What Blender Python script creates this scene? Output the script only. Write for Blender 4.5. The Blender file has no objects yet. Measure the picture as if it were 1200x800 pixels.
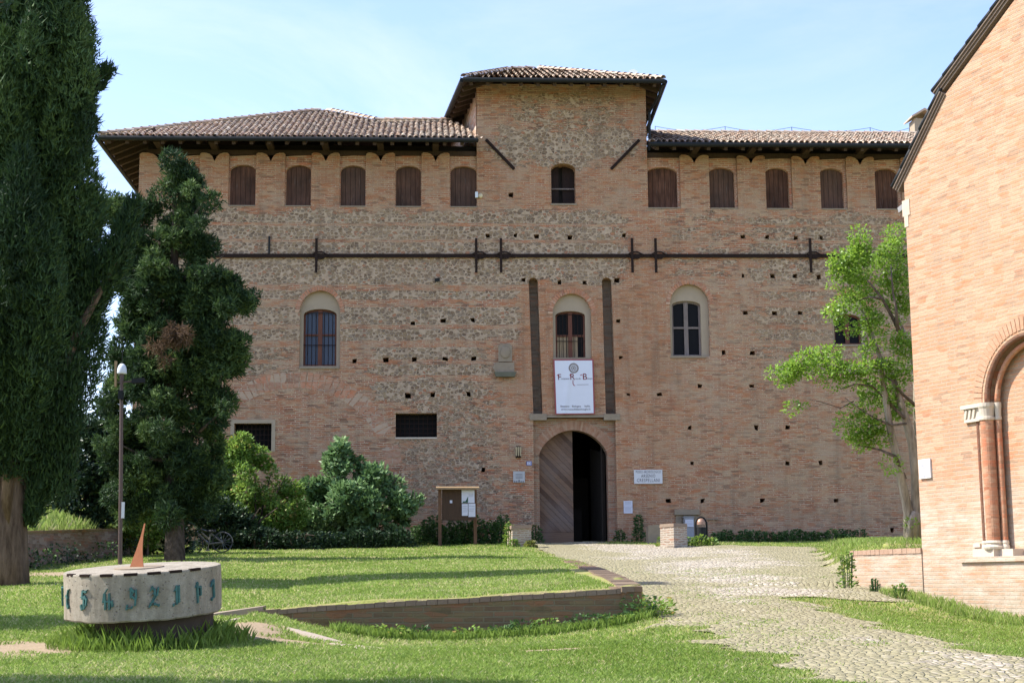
import bpy, bmesh, math, random
import numpy as np
from mathutils import Vector, Matrix
R = math.radians
rnd = random.Random(7)
nr = np.random.default_rng(11)
scene = bpy.context.scene
COL = scene.collection

# ------------------------------------------------------------------ camera, sky, sun, exposure
F = 1800.0                       # focal length in pixels of the 1200 px wide photograph
YAW, PITCH, ROLL = R(3.0), math.atan(284.0 / F), R(0.5)
_f = Vector((math.sin(YAW) * math.cos(PITCH), math.cos(YAW) * math.cos(PITCH), math.sin(PITCH)))
_r0 = Vector((math.cos(YAW), -math.sin(YAW), 0))
_u0 = _r0.cross(_f)
_r = _r0 * math.cos(ROLL) - _u0 * math.sin(ROLL)
_u = _r0 * math.sin(ROLL) + _u0 * math.cos(ROLL)
cam_data = bpy.data.cameras.new('camera')
cam = bpy.data.objects.new('camera', cam_data)
COL.objects.link(cam)
cam_data.sensor_fit = 'HORIZONTAL'; cam_data.sensor_width = 36; cam_data.lens = 36 * F / 1200
cam_data.clip_start = .1; cam_data.clip_end = 3000
cam.matrix_world = Matrix(((_r.x, _u.x, -_f.x, 0), (_r.y, _u.y, -_f.y, 0), (_r.z, _u.z, -_f.z, 0), (0, 0, 0, 1)))
scene.camera = cam

SUN_EL, SUN_PHI = R(50), R(5)    # sun from the left, a little behind the castle front
sun_to = Vector((-math.cos(SUN_EL) * math.cos(SUN_PHI), math.cos(SUN_EL) * math.sin(SUN_PHI), math.sin(SUN_EL)))
world = bpy.data.worlds.new('World'); scene.world = world; world.use_nodes = True
wn = world.node_tree; wn.nodes.clear()
sky = wn.nodes.new('ShaderNodeTexSky'); sky.sky_type = 'NISHITA'; sky.sun_disc = False
sky.sun_elevation = SUN_EL; sky.sun_rotation = math.atan2(sun_to.x, sun_to.y)
sky.air_density = 1.0; sky.dust_density = .8; sky.ozone_density = 3.2; sky.altitude = 100
bgn = wn.nodes.new('ShaderNodeBackground'); bgn.inputs['Strength'].default_value = .125
won = wn.nodes.new('ShaderNodeOutputWorld')
_tc = wn.nodes.new('ShaderNodeTexCoord'); _mp = wn.nodes.new('ShaderNodeMapping'); _mp.inputs['Scale'].default_value = (1, 1, 3.2); _mp.inputs['Rotation'].default_value = (0, .25, .4)
_nz = wn.nodes.new('ShaderNodeTexNoise'); _nz.inputs['Scale'].default_value = 3.2; _nz.inputs['Detail'].default_value = 7; _nz.inputs['Roughness'].default_value = .62; _nz.inputs['Distortion'].default_value = .6
_mr = wn.nodes.new('ShaderNodeMapRange'); _mr.inputs[1].default_value = .46; _mr.inputs[2].default_value = .78; _mr.inputs[4].default_value = .28
_hs = wn.nodes.new('ShaderNodeHueSaturation'); _hs.inputs['Saturation'].default_value = .35; _hs.inputs['Value'].default_value = 1.08
_mx = wn.nodes.new('ShaderNodeMixRGB')                      # thin wisps of cloud
wn.links.new(_tc.outputs['Generated'], _mp.inputs[0]); wn.links.new(_mp.outputs[0], _nz.inputs['Vector']); wn.links.new(_nz.outputs['Fac'], _mr.inputs[0])
wn.links.new(sky.outputs[0], _hs.inputs['Color']); wn.links.new(_mr.outputs[0], _mx.inputs[0]); wn.links.new(sky.outputs[0], _mx.inputs[1]); wn.links.new(_hs.outputs[0], _mx.inputs[2])
_tn = wn.nodes.new('ShaderNodeMixRGB'); _tn.blend_type = 'MULTIPLY'; _tn.inputs[0].default_value = 1; _tn.inputs[2].default_value = (1.06, .945, .99, 1)
wn.links.new(_mx.outputs[0], _tn.inputs[1]); wn.links.new(_tn.outputs[0], bgn.inputs[0]); wn.links.new(bgn.outputs[0], won.inputs[0])
sl = bpy.data.lights.new('sun', 'SUN'); sl.energy = 3.1; sl.angle = R(.53); sl.color = (1, .95, .86)
so = bpy.data.objects.new('sun', sl); COL.objects.link(so)
so.rotation_euler = (-sun_to).to_track_quat('-Z', 'Y').to_euler(); so.location = (-30, 30, 60)
vs = scene.view_settings
vs.view_transform = 'Standard'; vs.look = 'None'; vs.gamma = 1; vs.use_curve_mapping = False
vs.exposure = 1.55

# ------------------------------------------------------------------ pixel -> place helpers
def ray(px, py):
    return _f * F + _r * (px - 600) + _u * (400 - py)
def on_plane(px, py, p0, n):
    d = ray(px, py); n = Vector(n)
    return d * (Vector(p0).dot(n) / d.dot(n))
def on_y(px, py, Y):
    d = ray(px, py); return d * (Y / d.y)
def sstep(a, b, x):
    t = np.clip((x - a) / (b - a), 0, 1); return t * t * (3 - 2 * t)
def plane_z(y):
    return np.where(y < 54, -1.6 + .056 * y, 1.424)
def gp(px, py):                                  # a pixel of the photograph onto the sloping ground plane
    d = ray(px, py)
    t = -1.6 / (d.z - .056 * d.y)
    if t <= 0 or d.y * t > 54: return on_y(px, py, 54.)
    return d * t
def at_depth(px, py, Y): return on_y(px, py, Y)

# ------------------------------------------------------------------ mesh helpers
def origin(o):
    v = Vector((0, 0, 0))
    while o is not None:
        v += o.location; o = o.parent
    return v
def link(o, parent=None):
    COL.objects.link(o)
    if parent is not None: o.parent = parent
    return o
def tag(o, label=None, cat=None, group=None, kind=None):
    if label: o['label'] = label
    if cat: o['category'] = cat
    if group: o['group'] = group
    if kind: o['kind'] = kind
    return o
def thing(name, loc, label, cat, group=None, rz=0):
    o = bpy.data.objects.new(name, None); o.empty_display_size = .2
    o.location = loc; o.rotation_euler = (0, 0, rz)
    link(o); return tag(o, label, cat, group)
def box_uv(me):
    n = len(me.loops)
    if n == 0: return
    uv = me.uv_layers.new(name='UVMap')
    co = np.empty(len(me.vertices) * 3, 'f4'); me.vertices.foreach_get('co', co); co = co.reshape(-1, 3)
    li = np.empty(n, 'i4'); me.loops.foreach_get('vertex_index', li)
    pn = np.empty(len(me.polygons) * 3, 'f4'); me.polygons.foreach_get('normal', pn); pn = np.abs(pn.reshape(-1, 3))
    lt = np.empty(len(me.polygons), 'i4'); me.polygons.foreach_get('loop_total', lt)
    ax = np.repeat(np.argmax(pn, 1), lt)
    c = co[li]
    u = np.where(ax == 0, c[:, 1], c[:, 0]); v = np.where(ax == 2, c[:, 1], c[:, 2])
    uv.data.foreach_set('uv', np.stack([u, v], 1).astype('f4').ravel())
def obj_from(name, verts, faces, mat, parent=None, smooth=False, uv=True, local=False, mats=None, mi=None):
    me = bpy.data.meshes.new(name)
    if parent is not None and not local:
        o0 = origin(parent); verts = [(v[0] - o0.x, v[1] - o0.y, v[2] - o0.z) for v in verts]
    me.from_pydata([tuple(v) for v in verts], [], faces)
    for m in (mats or [mat]): me.materials.append(m)
    if mi: me.polygons.foreach_set('material_index', mi)
    if smooth: me.polygons.foreach_set('use_smooth', [True] * len(me.polygons))
    me.update()
    if uv: box_uv(me)
    o = bpy.data.objects.new(name, me)
    return link(o, parent)
class MB:
    def __init__(s): s.v = []; s.f = []; s.m = []; s.cur = 0
    def add(s, vs, fs):
        b = len(s.v); s.v += [tuple(v) for v in vs]; s.f += [tuple(i + b for i in f) for f in fs]; s.m += [s.cur] * len(fs); return s
    def box(s, x0, x1, y0, y1, z0, z1):
        return s.hexa([(x0, y0, z0), (x1, y0, z0), (x1, y1, z0), (x0, y1, z0), (x0, y0, z1), (x1, y0, z1), (x1, y1, z1), (x0, y1, z1)])
    def hexa(s, p):
        return s.add(p, [(0, 3, 2, 1), (4, 5, 6, 7), (0, 1, 5, 4), (1, 2, 6, 5), (2, 3, 7, 6), (3, 0, 4, 7)])
    def bar(s, a, b, w, h=None, up=(0, 0, 1)):
        a, b = Vector(a), Vector(b); h = h or w; d = (b - a).normalized(); up = Vector(up)
        if abs(d.dot(up)) > .98: up = Vector((0, 1, 0))
        x = d.cross(up).normalized() * w / 2; y = x.cross(d).normalized() * h / 2
        return s.hexa([a - x - y, a + x - y, b + x - y, b - x - y, a - x + y, a + x + y, b + x + y, b - x + y])
    def tube(s, pts, r, n=8, cap=True, lob=None):
        pts = [Vector(p) for p in pts]; k = len(pts)
        rs = r if isinstance(r, (list, tuple)) else [r] * k
        vs = []; prev = None
        for i, p in enumerate(pts):
            d = (pts[min(i + 1, k - 1)] - pts[max(i - 1, 0)]).normalized()
            if prev is None:
                a = Vector((0, 0, 1)) if abs(d.z) < .9 else Vector((1, 0, 0))
                x = d.cross(a).normalized()
            else:
                x = (prev - d * prev.dot(d)).normalized()
            prev = x; y = d.cross(x)
            for j in range(n):
                t = 2 * math.pi * j / n
                rr = rs[i] * (lob(t, i) if lob else 1)
                vs.append(p + x * math.cos(t) * rr + y * math.sin(t) * rr)
        fs = [(i * n + j, i * n + (j + 1) % n, (i + 1) * n + (j + 1) % n, (i + 1) * n + j) for i in range(k - 1) for j in range(n)]
        if cap: fs += [tuple(range(n))[::-1], tuple((k - 1) * n + j for j in range(n))]
        return s.add(vs, fs)
    def lathe(s, c, prof, n=24, M=None):
        c = Vector(c); k = len(prof); vs = []
        for (r, z) in prof:
            for j in range(n):
                t = 2 * math.pi * j / n; p = Vector((r * math.cos(t), r * math.sin(t), z))
                vs.append(c + (M @ p if M else p))
        fs = [(i * n + j, i * n + (j + 1) % n, (i + 1) * n + (j + 1) % n, (i + 1) * n + j) for i in range(k - 1) for j in range(n)]
        fs += [tuple(range(n))[::-1], tuple((k - 1) * n + j for j in range(n))]
        return s.add(vs, fs)
    def prism(s, poly, to3, d0, d1):             # polygon (a,b) pushed through to3(a,b,depth)
        n = len(poly)
        vs = [to3(a, b, d0) for a, b in poly] + [to3(a, b, d1) for a, b in poly]
        fs = [tuple(range(n)), tuple(range(2 * n - 1, n - 1, -1))] + [(i, i + n, (i + 1) % n + n, (i + 1) % n) for i in range(n)]
        return s.add(vs, fs)
    def build(s, name, mat, parent=None, smooth=False, local=False, label=None):
        mats = mat if isinstance(mat, list) else None
        o = obj_from(name, s.v, s.f, None if mats else mat, parent, smooth, True, local, mats, s.m if mats else None)
        bm = bmesh.new(); bm.from_mesh(o.data); bmesh.ops.recalc_face_normals(bm, faces=bm.faces); bm.to_mesh(o.data); bm.free()
        if label: o['label'] = label
        return o
def holed(outer, holes, thick):
    """flat plate with holes: returns verts (a, b, +-thick/2) and faces"""
    cu = bpy.data.curves.new('plate', 'CURVE'); cu.dimensions = '2D'; cu.fill_mode = 'BOTH'; cu.extrude = thick / 2
    for poly in [outer] + holes:
        sp = cu.splines.new('POLY'); sp.points.add(len(poly) - 1)
        for p, (a, b) in zip(sp.points, poly): p.co = (a, b, 0, 1)
        sp.use_cyclic_u = True
    o = bpy.data.objects.new('plate', cu); COL.objects.link(o)
    dg = bpy.context.evaluated_depsgraph_get(); dg.update()
    me = bpy.data.meshes.new_from_object(o.evaluated_get(dg))
    vs = [tuple(v.co) for v in me.vertices]; fs = [tuple(p.vertices) for p in me.polygons]
    bpy.data.objects.remove(o); bpy.data.curves.remove(cu); bpy.data.meshes.remove(me)
    return vs, fs
def text_verts(body, size, align='CENTER', extrude=.002, shear=0):
    cu = bpy.data.curves.new('txt', 'FONT'); cu.body = body; cu.size = size; cu.align_x = align; cu.extrude = extrude; cu.shear = shear
    cu.resolution_u = 3; cu.space_character = 1.18 if body.isupper() and len(body) > 3 else 1
    o = bpy.data.objects.new('txt', cu); COL.objects.link(o)
    dg = bpy.context.evaluated_depsgraph_get(); dg.update()
    me = bpy.data.meshes.new_from_object(o.evaluated_get(dg))
    vs = [tuple(v.co) for v in me.vertices]; fs = [tuple(p.vertices) for p in me.polygons]
    bpy.data.objects.remove(o); bpy.data.curves.remove(cu); bpy.data.meshes.remove(me)
    return vs, fs
def add_text(mb, body, size, to3, cx, cz, width=None, align='CENTER', shear=0):
    vs, fs = text_verts(body, size, align, .002, shear)
    if not vs: return
    if width:
        w = max(v[0] for v in vs) - min(v[0] for v in vs); k = width / w
        vs = [(v[0] * k, v[1], v[2]) for v in vs]
    mb.add([to3(cx + v[0], cz + v[1], v[2]) for v in vs], fs)
def fast_mesh(name, co, nper, mat, parent=None, seeds=None):
    """co: (n*nper,3) array, one face of nper corners each"""
    n = len(co) // nper
    if parent is not None:
        o0 = origin(parent); co = co - np.array(o0, 'f4')
    me = bpy.data.meshes.new(name)
    me.vertices.add(n * nper); me.vertices.foreach_set('co', co.astype('f4').ravel())
    me.loops.add(n * nper); me.loops.foreach_set('vertex_index', np.arange(n * nper, dtype='i4'))
    me.polygons.add(n); me.polygons.foreach_set('loop_start', (np.arange(n) * nper).astype('i4'))
    me.materials.append(mat)
    if seeds is not None:
        at = me.attributes.new('tone', 'FLOAT', 'FACE'); at.data.foreach_set('value', seeds.astype('f4'))
    me.update(calc_edges=True)
    return link(bpy.data.objects.new(name, me), parent)

# ------------------------------------------------------------------ shader helpers
class NT:
    def __init__(s, name):
        s.m = bpy.data.materials.new(name); s.m.use_nodes = True; s.t = s.m.node_tree; s.t.nodes.clear()
        s.out = s.t.nodes.new('ShaderNodeOutputMaterial')
    def n(s, typ, props=None, **ins):
        nd = s.t.nodes.new('ShaderNode' + typ)
        for k, v in (props or {}).items(): setattr(nd, k, v)
        for k, v in ins.items():
            s.set(nd, int(k[1:]) if k[0] == '_' else k.replace('__', ' '), v)
        return nd
    def set(s, nd, k, v):
        sock = nd.inputs[k]
        if hasattr(v, 'bl_idname') and hasattr(v, 'outputs'): v = v.outputs[0]
        if isinstance(v, bpy.types.NodeSocket): s.t.links.new(v, sock)
        else:
            if isinstance(v, (tuple, list)) and len(v) == 3 and sock.type == 'RGBA': v = (*v, 1)
            sock.default_value = v
    def uv(s): return s.n('UVMap').outputs[0]
    def ob(s): return s.n('TexCoord').outputs['Object']
    def scale(s, v, k): return s.n('Mapping', _0=v, Scale=k).outputs[0]
    def noise(s, v, sc, det=3, rough=.55, col=False):
        o = s.n('TexNoise', Vector=v, Scale=sc, Detail=det, Roughness=rough)
        return o.outputs['Color' if col else 'Fac']
    def mr(s, v, a, b, c=0., d=1., smooth=False):
        o = s.n('MapRange', {'interpolation_type': 'SMOOTHSTEP' if smooth else 'LINEAR'}, _0=v, _1=a, _2=b, _3=c, _4=d); return o.outputs[0]
    def ma(s, op, a, b=0.): return s.n('Math', {'operation': op}, _0=a, _1=b).outputs[0]
    def mix(s, f, a, b, bt='MIX'):
        o = s.n('MixRGB', {'blend_type': bt}, _0=f, _1=a, _2=b); return o.outputs[0]
    def ramp(s, f, stops, interp='LINEAR'):
        o = s.n('ValToRGB', _0=f); cr = o.color_ramp; cr.interpolation = interp
        while len(cr.elements) < len(stops): cr.elements.new(.5)
        for e, (p, c) in zip(cr.elements, stops):
            e.position = p; e.color = (*c, 1) if isinstance(c, (tuple, list)) else (c, c, c, 1)
        return o.outputs[0]
    def wobble(s, v, sc, amt):
        nz = s.n('TexNoise', Vector=v, Scale=sc, Detail=2.)
        c = s.n('VectorMath', {'operation': 'SUBTRACT'}, _0=nz.outputs['Color'], _1=(.5, .5, .5))
        k = s.n('VectorMath', {'operation': 'SCALE'}, _0=c, Scale=amt)
        return s.n('VectorMath', {'operation': 'ADD'}, _0=v, _1=k).outputs[0]
    def bsdf(s, col, rough=.9, bump=None, bstr=.5, bdist=.02, spec=.25, metal=0.):
        b = s.n('BsdfPrincipled', Roughness=rough, Metallic=metal)
        s.set(b, 'Base Color', col); s.set(b, 'Specular IOR Level', spec)
        if bump is not None:
            bn = s.n('Bump', Strength=bstr, Distance=bdist, Height=bump); s.set(b, 'Normal', bn)
        s.t.links.new(b.outputs[0], s.out.inputs[0]); return s.m
def M_plain(name, col, rough=.7, var=.15, sc=6, metal=0., spec=.3, bump=.2):
    t = NT(name); v = t.ob(); nz = t.noise(v, sc, 5)
    c = t.mix(nz, tuple(x * (1 - var) for x in col), tuple(min(1, x * (1 + var)) for x in col))
    return t.bsdf(c, rough, t.noise(v, sc * 6, 3), bump, .004, spec, metal)
def M_leaf(name, stops, transl=.35, rough=.5, spec=.35):
    t = NT(name); a = t.n('Attribute', {'attribute_name': 'tone'}).outputs['Fac']
    c = t.ramp(a, stops)
    b = t.n('BsdfPrincipled', Roughness=rough); t.set(b, 'Base Color', c); t.set(b, 'Specular IOR Level', spec)
    tr = t.n('BsdfTranslucent'); t.set(tr, 'Color', t.mix(.5, c, (.30, .42, .06), 'MIX') if transl > .3 else c)
    mx = t.n('MixShader', _0=transl, _1=b, _2=tr); t.t.links.new(mx.outputs[0], t.out.inputs[0]); return t.m
def M_wood(name, c0, c1, along='Z', sc=9, rough=.8):
    t = NT(name); v = t.uv()
    k = (sc * 3, sc * .35, 1) if along == 'Z' else (sc * .35, sc * 3, 1)
    nz = t.noise(t.scale(v, k), 1., 5, .6); big = t.noise(v, 1.3, 3)
    f = t.mr(t.ma('ADD', nz, t.ma('MULTIPLY', big, .6)), .5, 1.1)
    return t.bsdf(t.mix(f, c0, c1), rough, nz, .5, .008)
# ------------------------------------------------------------------ masonry materials
def brick_layer(t, p, w=.27, h=.072, c1=(.42, .19, .105), c2=(.27, .125, .08), mort=(.42, .35, .27), ms=.011):
    b = t.n('TexBrick', {'offset': .5}, Vector=p, Color1=c1, Color2=c2, Mortar=mort, Scale=1., Mortar__Size=ms, Mortar__Smooth=.25, Bias=-.1)
    b.inputs['Brick Width'].default_value = w; b.inputs['Row Height'].default_value = h
    return b.outputs['Color'], b.outputs['Fac']
def stone_layer(t, p, sx=6.5, sz=9.6, mort=None, grow=0.):
    v = t.scale(p, (sx, sz, 1)); v = t.wobble(v, 1.7, .35)
    vo = t.n('TexVoronoi', {'voronoi_dimensions': '2D', 'feature': 'F1'}, Vector=v, Scale=1., Randomness=1.)
    ed = t.n('TexVoronoi', {'voronoi_dimensions': '2D', 'feature': 'DISTANCE_TO_EDGE'}, Vector=v, Scale=1., Randomness=1.).outputs['Distance']
    rc = t.n('SeparateColor', _0=vo.outputs['Color'])
    col = t.ramp(rc.outputs[0], [(0, (.11, .075, .05)), (.10, (.19, .13, .08)), (.3, (.28, .195, .11)), (.45, (.17, .135, .10)), (.55, (.34, .245, .14)), (.7, (.24, .18, .125)), (.8, (.30, .245, .18)), (.86, (.36, .27, .165)), (.92, (.40, .17, .09))], 'CONSTANT')
    col = t.mix(t.mr(t.noise(p, 14, 4, .65), .35, .7, 0, .55), col, (.33, .24, .155))
    thr = t.mr(rc.outputs[1], 0, 1, .03 - grow * .3, .15 - grow * .3)
    d = t.ma('SUBTRACT', t.ma('ADD', ed, t.mr(t.noise(p, 19, 3), .25, .75, -.06, .06)), thr)
    d = t.ma('MINIMUM', d, t.ma('SUBTRACT', t.mr(rc.outputs[1], 0, 1, .62 + grow, .36 + grow), t.ma('ADD', vo.outputs['Distance'], t.mr(t.noise(p, 13, 3), .25, .75, -.08, .08))))
    m = t.mr(d, -.02, .05, 0, 1, True)
    m = t.ma('MULTIPLY', m, t.mr(rc.outputs[2], .04, .08))
    return col, m
def softbox(t, sep, x0, x1, z0, z1, e=.7, ez=.25):
    a = t.mr(sep.outputs[0], x0 - e, x0 + e, 0, 1, True); b = t.mr(sep.outputs[0], x1 - e, x1 + e, 1, 0, True)
    c = t.mr(sep.outputs[1], z0 - ez, z0 + ez, 0, 1, True); d = t.mr(sep.outputs[1], z1 - ez, z1 + ez, 1, 0, True)
    return t.ma('MULTIPLY', t.ma('MULTIPLY', a, b), t.ma('MULTIPLY', c, d))
FY = 54.0
def fx(px, py): return on_y(px, py, FY).x
def fz(px, py): return on_y(px, py, FY).z
ORG = Vector((2.2, FY, 1.42))                    # foot of the castle gate: the castle's own origin
def castle_material():
    t = NT('castle masonry'); uv = t.uv()
    p = t.wobble(t.wobble(uv, 1.1, .10), 7., .022)
    bc, bf = brick_layer(t, p, c1=(.43, .152, .078), c2=(.28, .11, .068), mort=(.62, .49, .345), ms=.013)
    # single bricks paler, greyer, redder or burnt, and courses washed over with old lime
    cell = t.n('TexVoronoi', {'voronoi_dimensions': '2D', 'feature': 'F1'}, Vector=t.scale(p, (3.7, 13.9, 1)), Scale=1., Randomness=.55).outputs['Color']
    cs = t.n('SeparateColor', _0=cell)
    bc = t.mix(t.mr(cs.outputs[0], .66, .74, 0, .7), bc, (.55, .38, .235))
    bc = t.mix(t.mr(cs.outputs[1], .78, .82, 0, .75), bc, (.47, .18, .085))
    bc = t.mix(t.mr(cs.outputs[2], .86, .89, 0, .75), bc, (.17, .10, .07))
    bc = t.mix(t.mr(cs.outputs[2], .0, .12, .75, 0), bc, (.38, .285, .19))
    v1 = t.noise(t.scale(p, (1.6, 7, 1)), 1., 4, .65)
    bc = t.mix(t.mr(v1, .46, .66, 0, .6), bc, (.54, .375, .235))
    v2 = t.noise(t.scale(p, (.8, 1.7, 1)), 1., 5, .7)
    bc = t.mix(t.mr(v2, .5, .66, 0, .7), bc, (.46, .34, .225))
    v3 = t.noise(t.scale(uv, (1.6, 3.2, 1)), 1.3, 4, .65)
    bc = t.mix(t.mr(v3, .52, .66, 0, .7), bc, (.48, .195, .085))
    v5 = t.noise(t.scale(p, (3, 8, 1)), 1.7, 4, .6)
    bc = t.mix(t.mr(v5, .60, .70, 0, .65), bc, (.17, .115, .085))
    sc, sm = stone_layer(t, p)
    mo = t.mix(t.mr(t.noise(p, 6, 5, .65), .3, .7), (.56, .435, .31), (.36, .265, .18))
    st = t.mix(sm, mo, sc)
    # where rubble shows: courses of rubble between brick bands, in the parts of the front the photograph shows
    pw = t.wobble(uv, .55, .8); sep = t.n('SeparateXYZ', _0=t.wobble(pw, 2.5, .25))
    def bx(x0, x1, y0, y1, k, e=.6, ez=.2):
        X0 = fx(x0, (y0 + y1) / 2) - ORG.x; X1 = fx(x1, (y0 + y1) / 2) - ORG.x
        Z0 = fz((x0 + x1) / 2, y1) - ORG.z; Z1 = fz((x0 + x1) / 2, y0) - ORG.z
        return t.ma('MULTIPLY', softbox(t, sep, X0, X1, Z0, Z1, e, ez), k)
    ban = bx(120, 610, 247, 402, 1.); ban = t.ma('MAXIMUM', ban, bx(430, 575, 390, 470, .95)); ban = t.ma('MAXIMUM', ban, bx(540, 735, 247, 333, 1.))
    ban = t.ma('MAXIMUM', ban, bx(878, 1120, 252, 445, .74, 1.0)); ban = t.ma('MAXIMUM', ban, bx(765, 880, 250, 325, .5, 1.0)); ban = t.ma('MAXIMUM', ban, bx(120, 345, 395, 436, .8))
    unb = bx(577, 745, 150, 186, 1., .5, .25); unb = t.ma('MAXIMUM', unb, bx(590, 705, 175, 199, .72)); unb = t.ma('MAXIMUM', unb, bx(590, 730, 104, 150, .62, .6))
    unb = t.ma('MAXIMUM', unb, bx(462, 590, 440, 600, .66, .8)); unb = t.ma('MAXIMUM', unb, bx(500, 640, 560, 650, .45, .8))
    s0 = t.n('SeparateXYZ', _0=t.wobble(uv, 1.2, .12)).outputs[1]
    # heights of the brick bands, read course by course
    zb = lambda y: fz(480, y) - ORG.z
    edges = [245, 262, 266, 281, 285, 300, 303, 334, 341, 351, 360, 381, 386, 399, 407, 421, 427, 440, 447, 470]
    lo, hi = zb(475), zb(240); stops = []
    for i, y in enumerate(edges): stops.append(((zb(y) - lo) / (hi - lo), 1. if i % 2 == 1 else 0.))
    stops = sorted(stops)
    band = t.ramp(t.mr(s0, lo, hi), [(0, 0.)] + stops, 'CONSTANT')
    patch = t.noise(t.scale(p, (.9, 2.6, 1)), 1.35, 6, .75)
    a = t.ma('MULTIPLY', band, ban); a = t.ma('MAXIMUM', a, unb)
    a = t.ma('ADD', a, t.mr(patch, .33, .67, -.62, .45))
    a = t.mr(a, .47, .55, 0, 1, True)
    col = t.mix(a, bc, st)
    # more orange brick round the gate and on its right
    og = t.ma('MAXIMUM', bx(600, 785, 330, 480, .75, .5, .5), bx(715, 800, 270, 640, .45, .6, .4)); og = t.ma('MAXIMUM', og, bx(575, 750, 196, 246, .5, .6, .2))
    og = t.ma('MAXIMUM', og, bx(160, 1060, 180, 243, .35, .5, .2))
    og = t.ma('MULTIPLY', og, t.mr(a, 0, 1, 1, 0)); og = t.ma('MULTIPLY', og, t.mr(t.noise(uv, 9, 3), .3, .6, .25, 1))
    col = t.mix(t.ma('MULTIPLY', og, .75), col, (.42, .20, .095))
    gr = t.ma('MULTIPLY', bx(790, 1120, 330, 650, .6, 1.5, .8), t.mr(t.noise(t.scale(uv, (.8, 1.6, 1)), 1., 5, .65), .38, .66, 0, 1))
    col = t.mix(t.ma('MULTIPLY', gr, t.mr(bf, 0, 1, .9, .4)), col, (.42, .295, .19))
    big = t.noise(t.scale(uv, (.35, .25, 1)), 1., 4, .6)
    col = t.mix(t.mr(big, .45, .7, 0, .3), col, (.37, .26, .165))
    col = t.mix(t.mr(t.noise(t.scale(uv, (2.2, .22, 1)), 1., 4, .6), .53, .72, 0, .42), col, (.17, .125, .09))
    ia = t.mr(a, 0, 1, 1, .25)
    b1 = t.noise(t.scale(uv, (.55, .8, 1)), 1.3, 6, .7); b2 = t.noise(t.scale(uv, (.6, .7, 1)), 1.9, 6, .7)
    col = t.mix(t.ma('MULTIPLY', t.mr(b1, .52, .66, 0, .6), ia), col, (.48, .36, .25))
    col = t.mix(t.ma('MULTIPLY', t.mr(b2, .56, .68, 0, .55), ia), col, (.36, .13, .065))
    h = t.mix(a, t.ma('SUBTRACT', 1., bf), sm)
    h2 = t.ma('ADD', h, t.ma('MULTIPLY', t.noise(p, 30, 3), .5))
    col = t.mix(t.mr(t.noise(p, 45, 3), .3, .7, 0, .22), col, (.22, .16, .11))
    return t.bsdf(col, .92, h2, .9, .04, .1)
def simple_brick(name, c1, c2, mort, pale, w=.27, h=.072, ms=.011, palef=.5, wob=.02, var=1., lime=None):
    t = NT(name); uv = t.uv(); p = t.wobble(uv, 4., wob)
    bc, bf = brick_layer(t, p, w, h, c1, c2, mort, ms)
    cs = t.n('SeparateColor', _0=t.n('TexVoronoi', {'voronoi_dimensions': '2D', 'feature': 'F1'}, Vector=t.scale(p, (1 / w, 1 / h, 1)), Scale=1., Randomness=.5).outputs['Color'])
    bc = t.mix(t.mr(cs.outputs[0], .68, .76, 0, .7 * var), bc, pale)
    bc = t.mix(t.mr(cs.outputs[1], .82, .86, 0, .7 * var), bc, (min(1, c1[0] * 1.12), c1[1] * .85, c1[2] * .75))
    bc = t.mix(t.mr(cs.outputs[2], .88, .92, 0, .55 * var), bc, tuple(x * .6 for x in c2))
    v1 = t.noise(t.scale(uv, (2.4, 5, 1)), 1.6, 5, .7)
    bc = t.mix(t.mr(v1, .42, .7, 0, palef * .8), bc, pale)
    v2 = t.noise(t.scale(uv, (3.6, 9, 1)), 1.8, 3, .6)
    bc = t.mix(t.mr(v2, .58, .7, 0, .4 * var), bc, c1)
    bc = t.mix(t.mr(t.noise(uv, .7, 4), .45, .75, 0, .4), bc, pale)
    if lime is not None:
        zz = t.n('SeparateXYZ', _0=t.wobble(uv, 1.4, .9)).outputs[1]
        lf = t.ma('MULTIPLY', t.mr(zz, lime - .5, lime + .5, 1, 0), t.mr(t.noise(t.scale(uv, (1.5, 6, 1)), 1., 5, .7), .4, .6, .1, .8))
        bc = t.mix(lf, bc, (.50, .44, .36))
        bc = t.mix(t.mr(t.noise(t.scale(uv, (1.2, .35, 1)), 1.5, 5, .65), .52, .75, 0, .4), bc, (.33, .25, .18))
        bc = t.mix(t.ma('MULTIPLY', t.mr(zz, .1, .75, 1, 0), t.mr(t.noise(uv, 5, 5, .65), .35, .65, 0, .6)), bc, (.26, .22, .15))
    return t.bsdf(bc, .92, t.ma('ADD', t.ma('SUBTRACT', 1., bf), t.ma('MULTIPLY', t.noise(p, 26, 3), .5)), .7, .02, .15)
MAS = castle_material()
M_brick_plain = simple_brick('old brick', (.44, .18, .09), (.30, .13, .08), (.58, .47, .36), (.47, .33, .23), ms=.013)
M_brick_chapel = simple_brick('chapel brick', (.46, .23, .128), (.42, .255, .16), (.39, .30, .22), (.48, .335, .225), w=.25, h=.066, palef=.6, var=.95, lime=2.0)
M_brick_low = simple_brick('garden wall brick', (.40, .20, .12), (.28, .16, .11), (.34, .29, .23), (.38, .31, .24))
M_brick_mossy_shade = simple_brick('shade-dark mossy brick', (.21, .115, .065), (.125, .085, .05), (.17, .145, .09), (.18, .14, .07), palef=.8)  # mossy brown, with the wall face's shade also put into the dark colour
M_rubble = None
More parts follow.
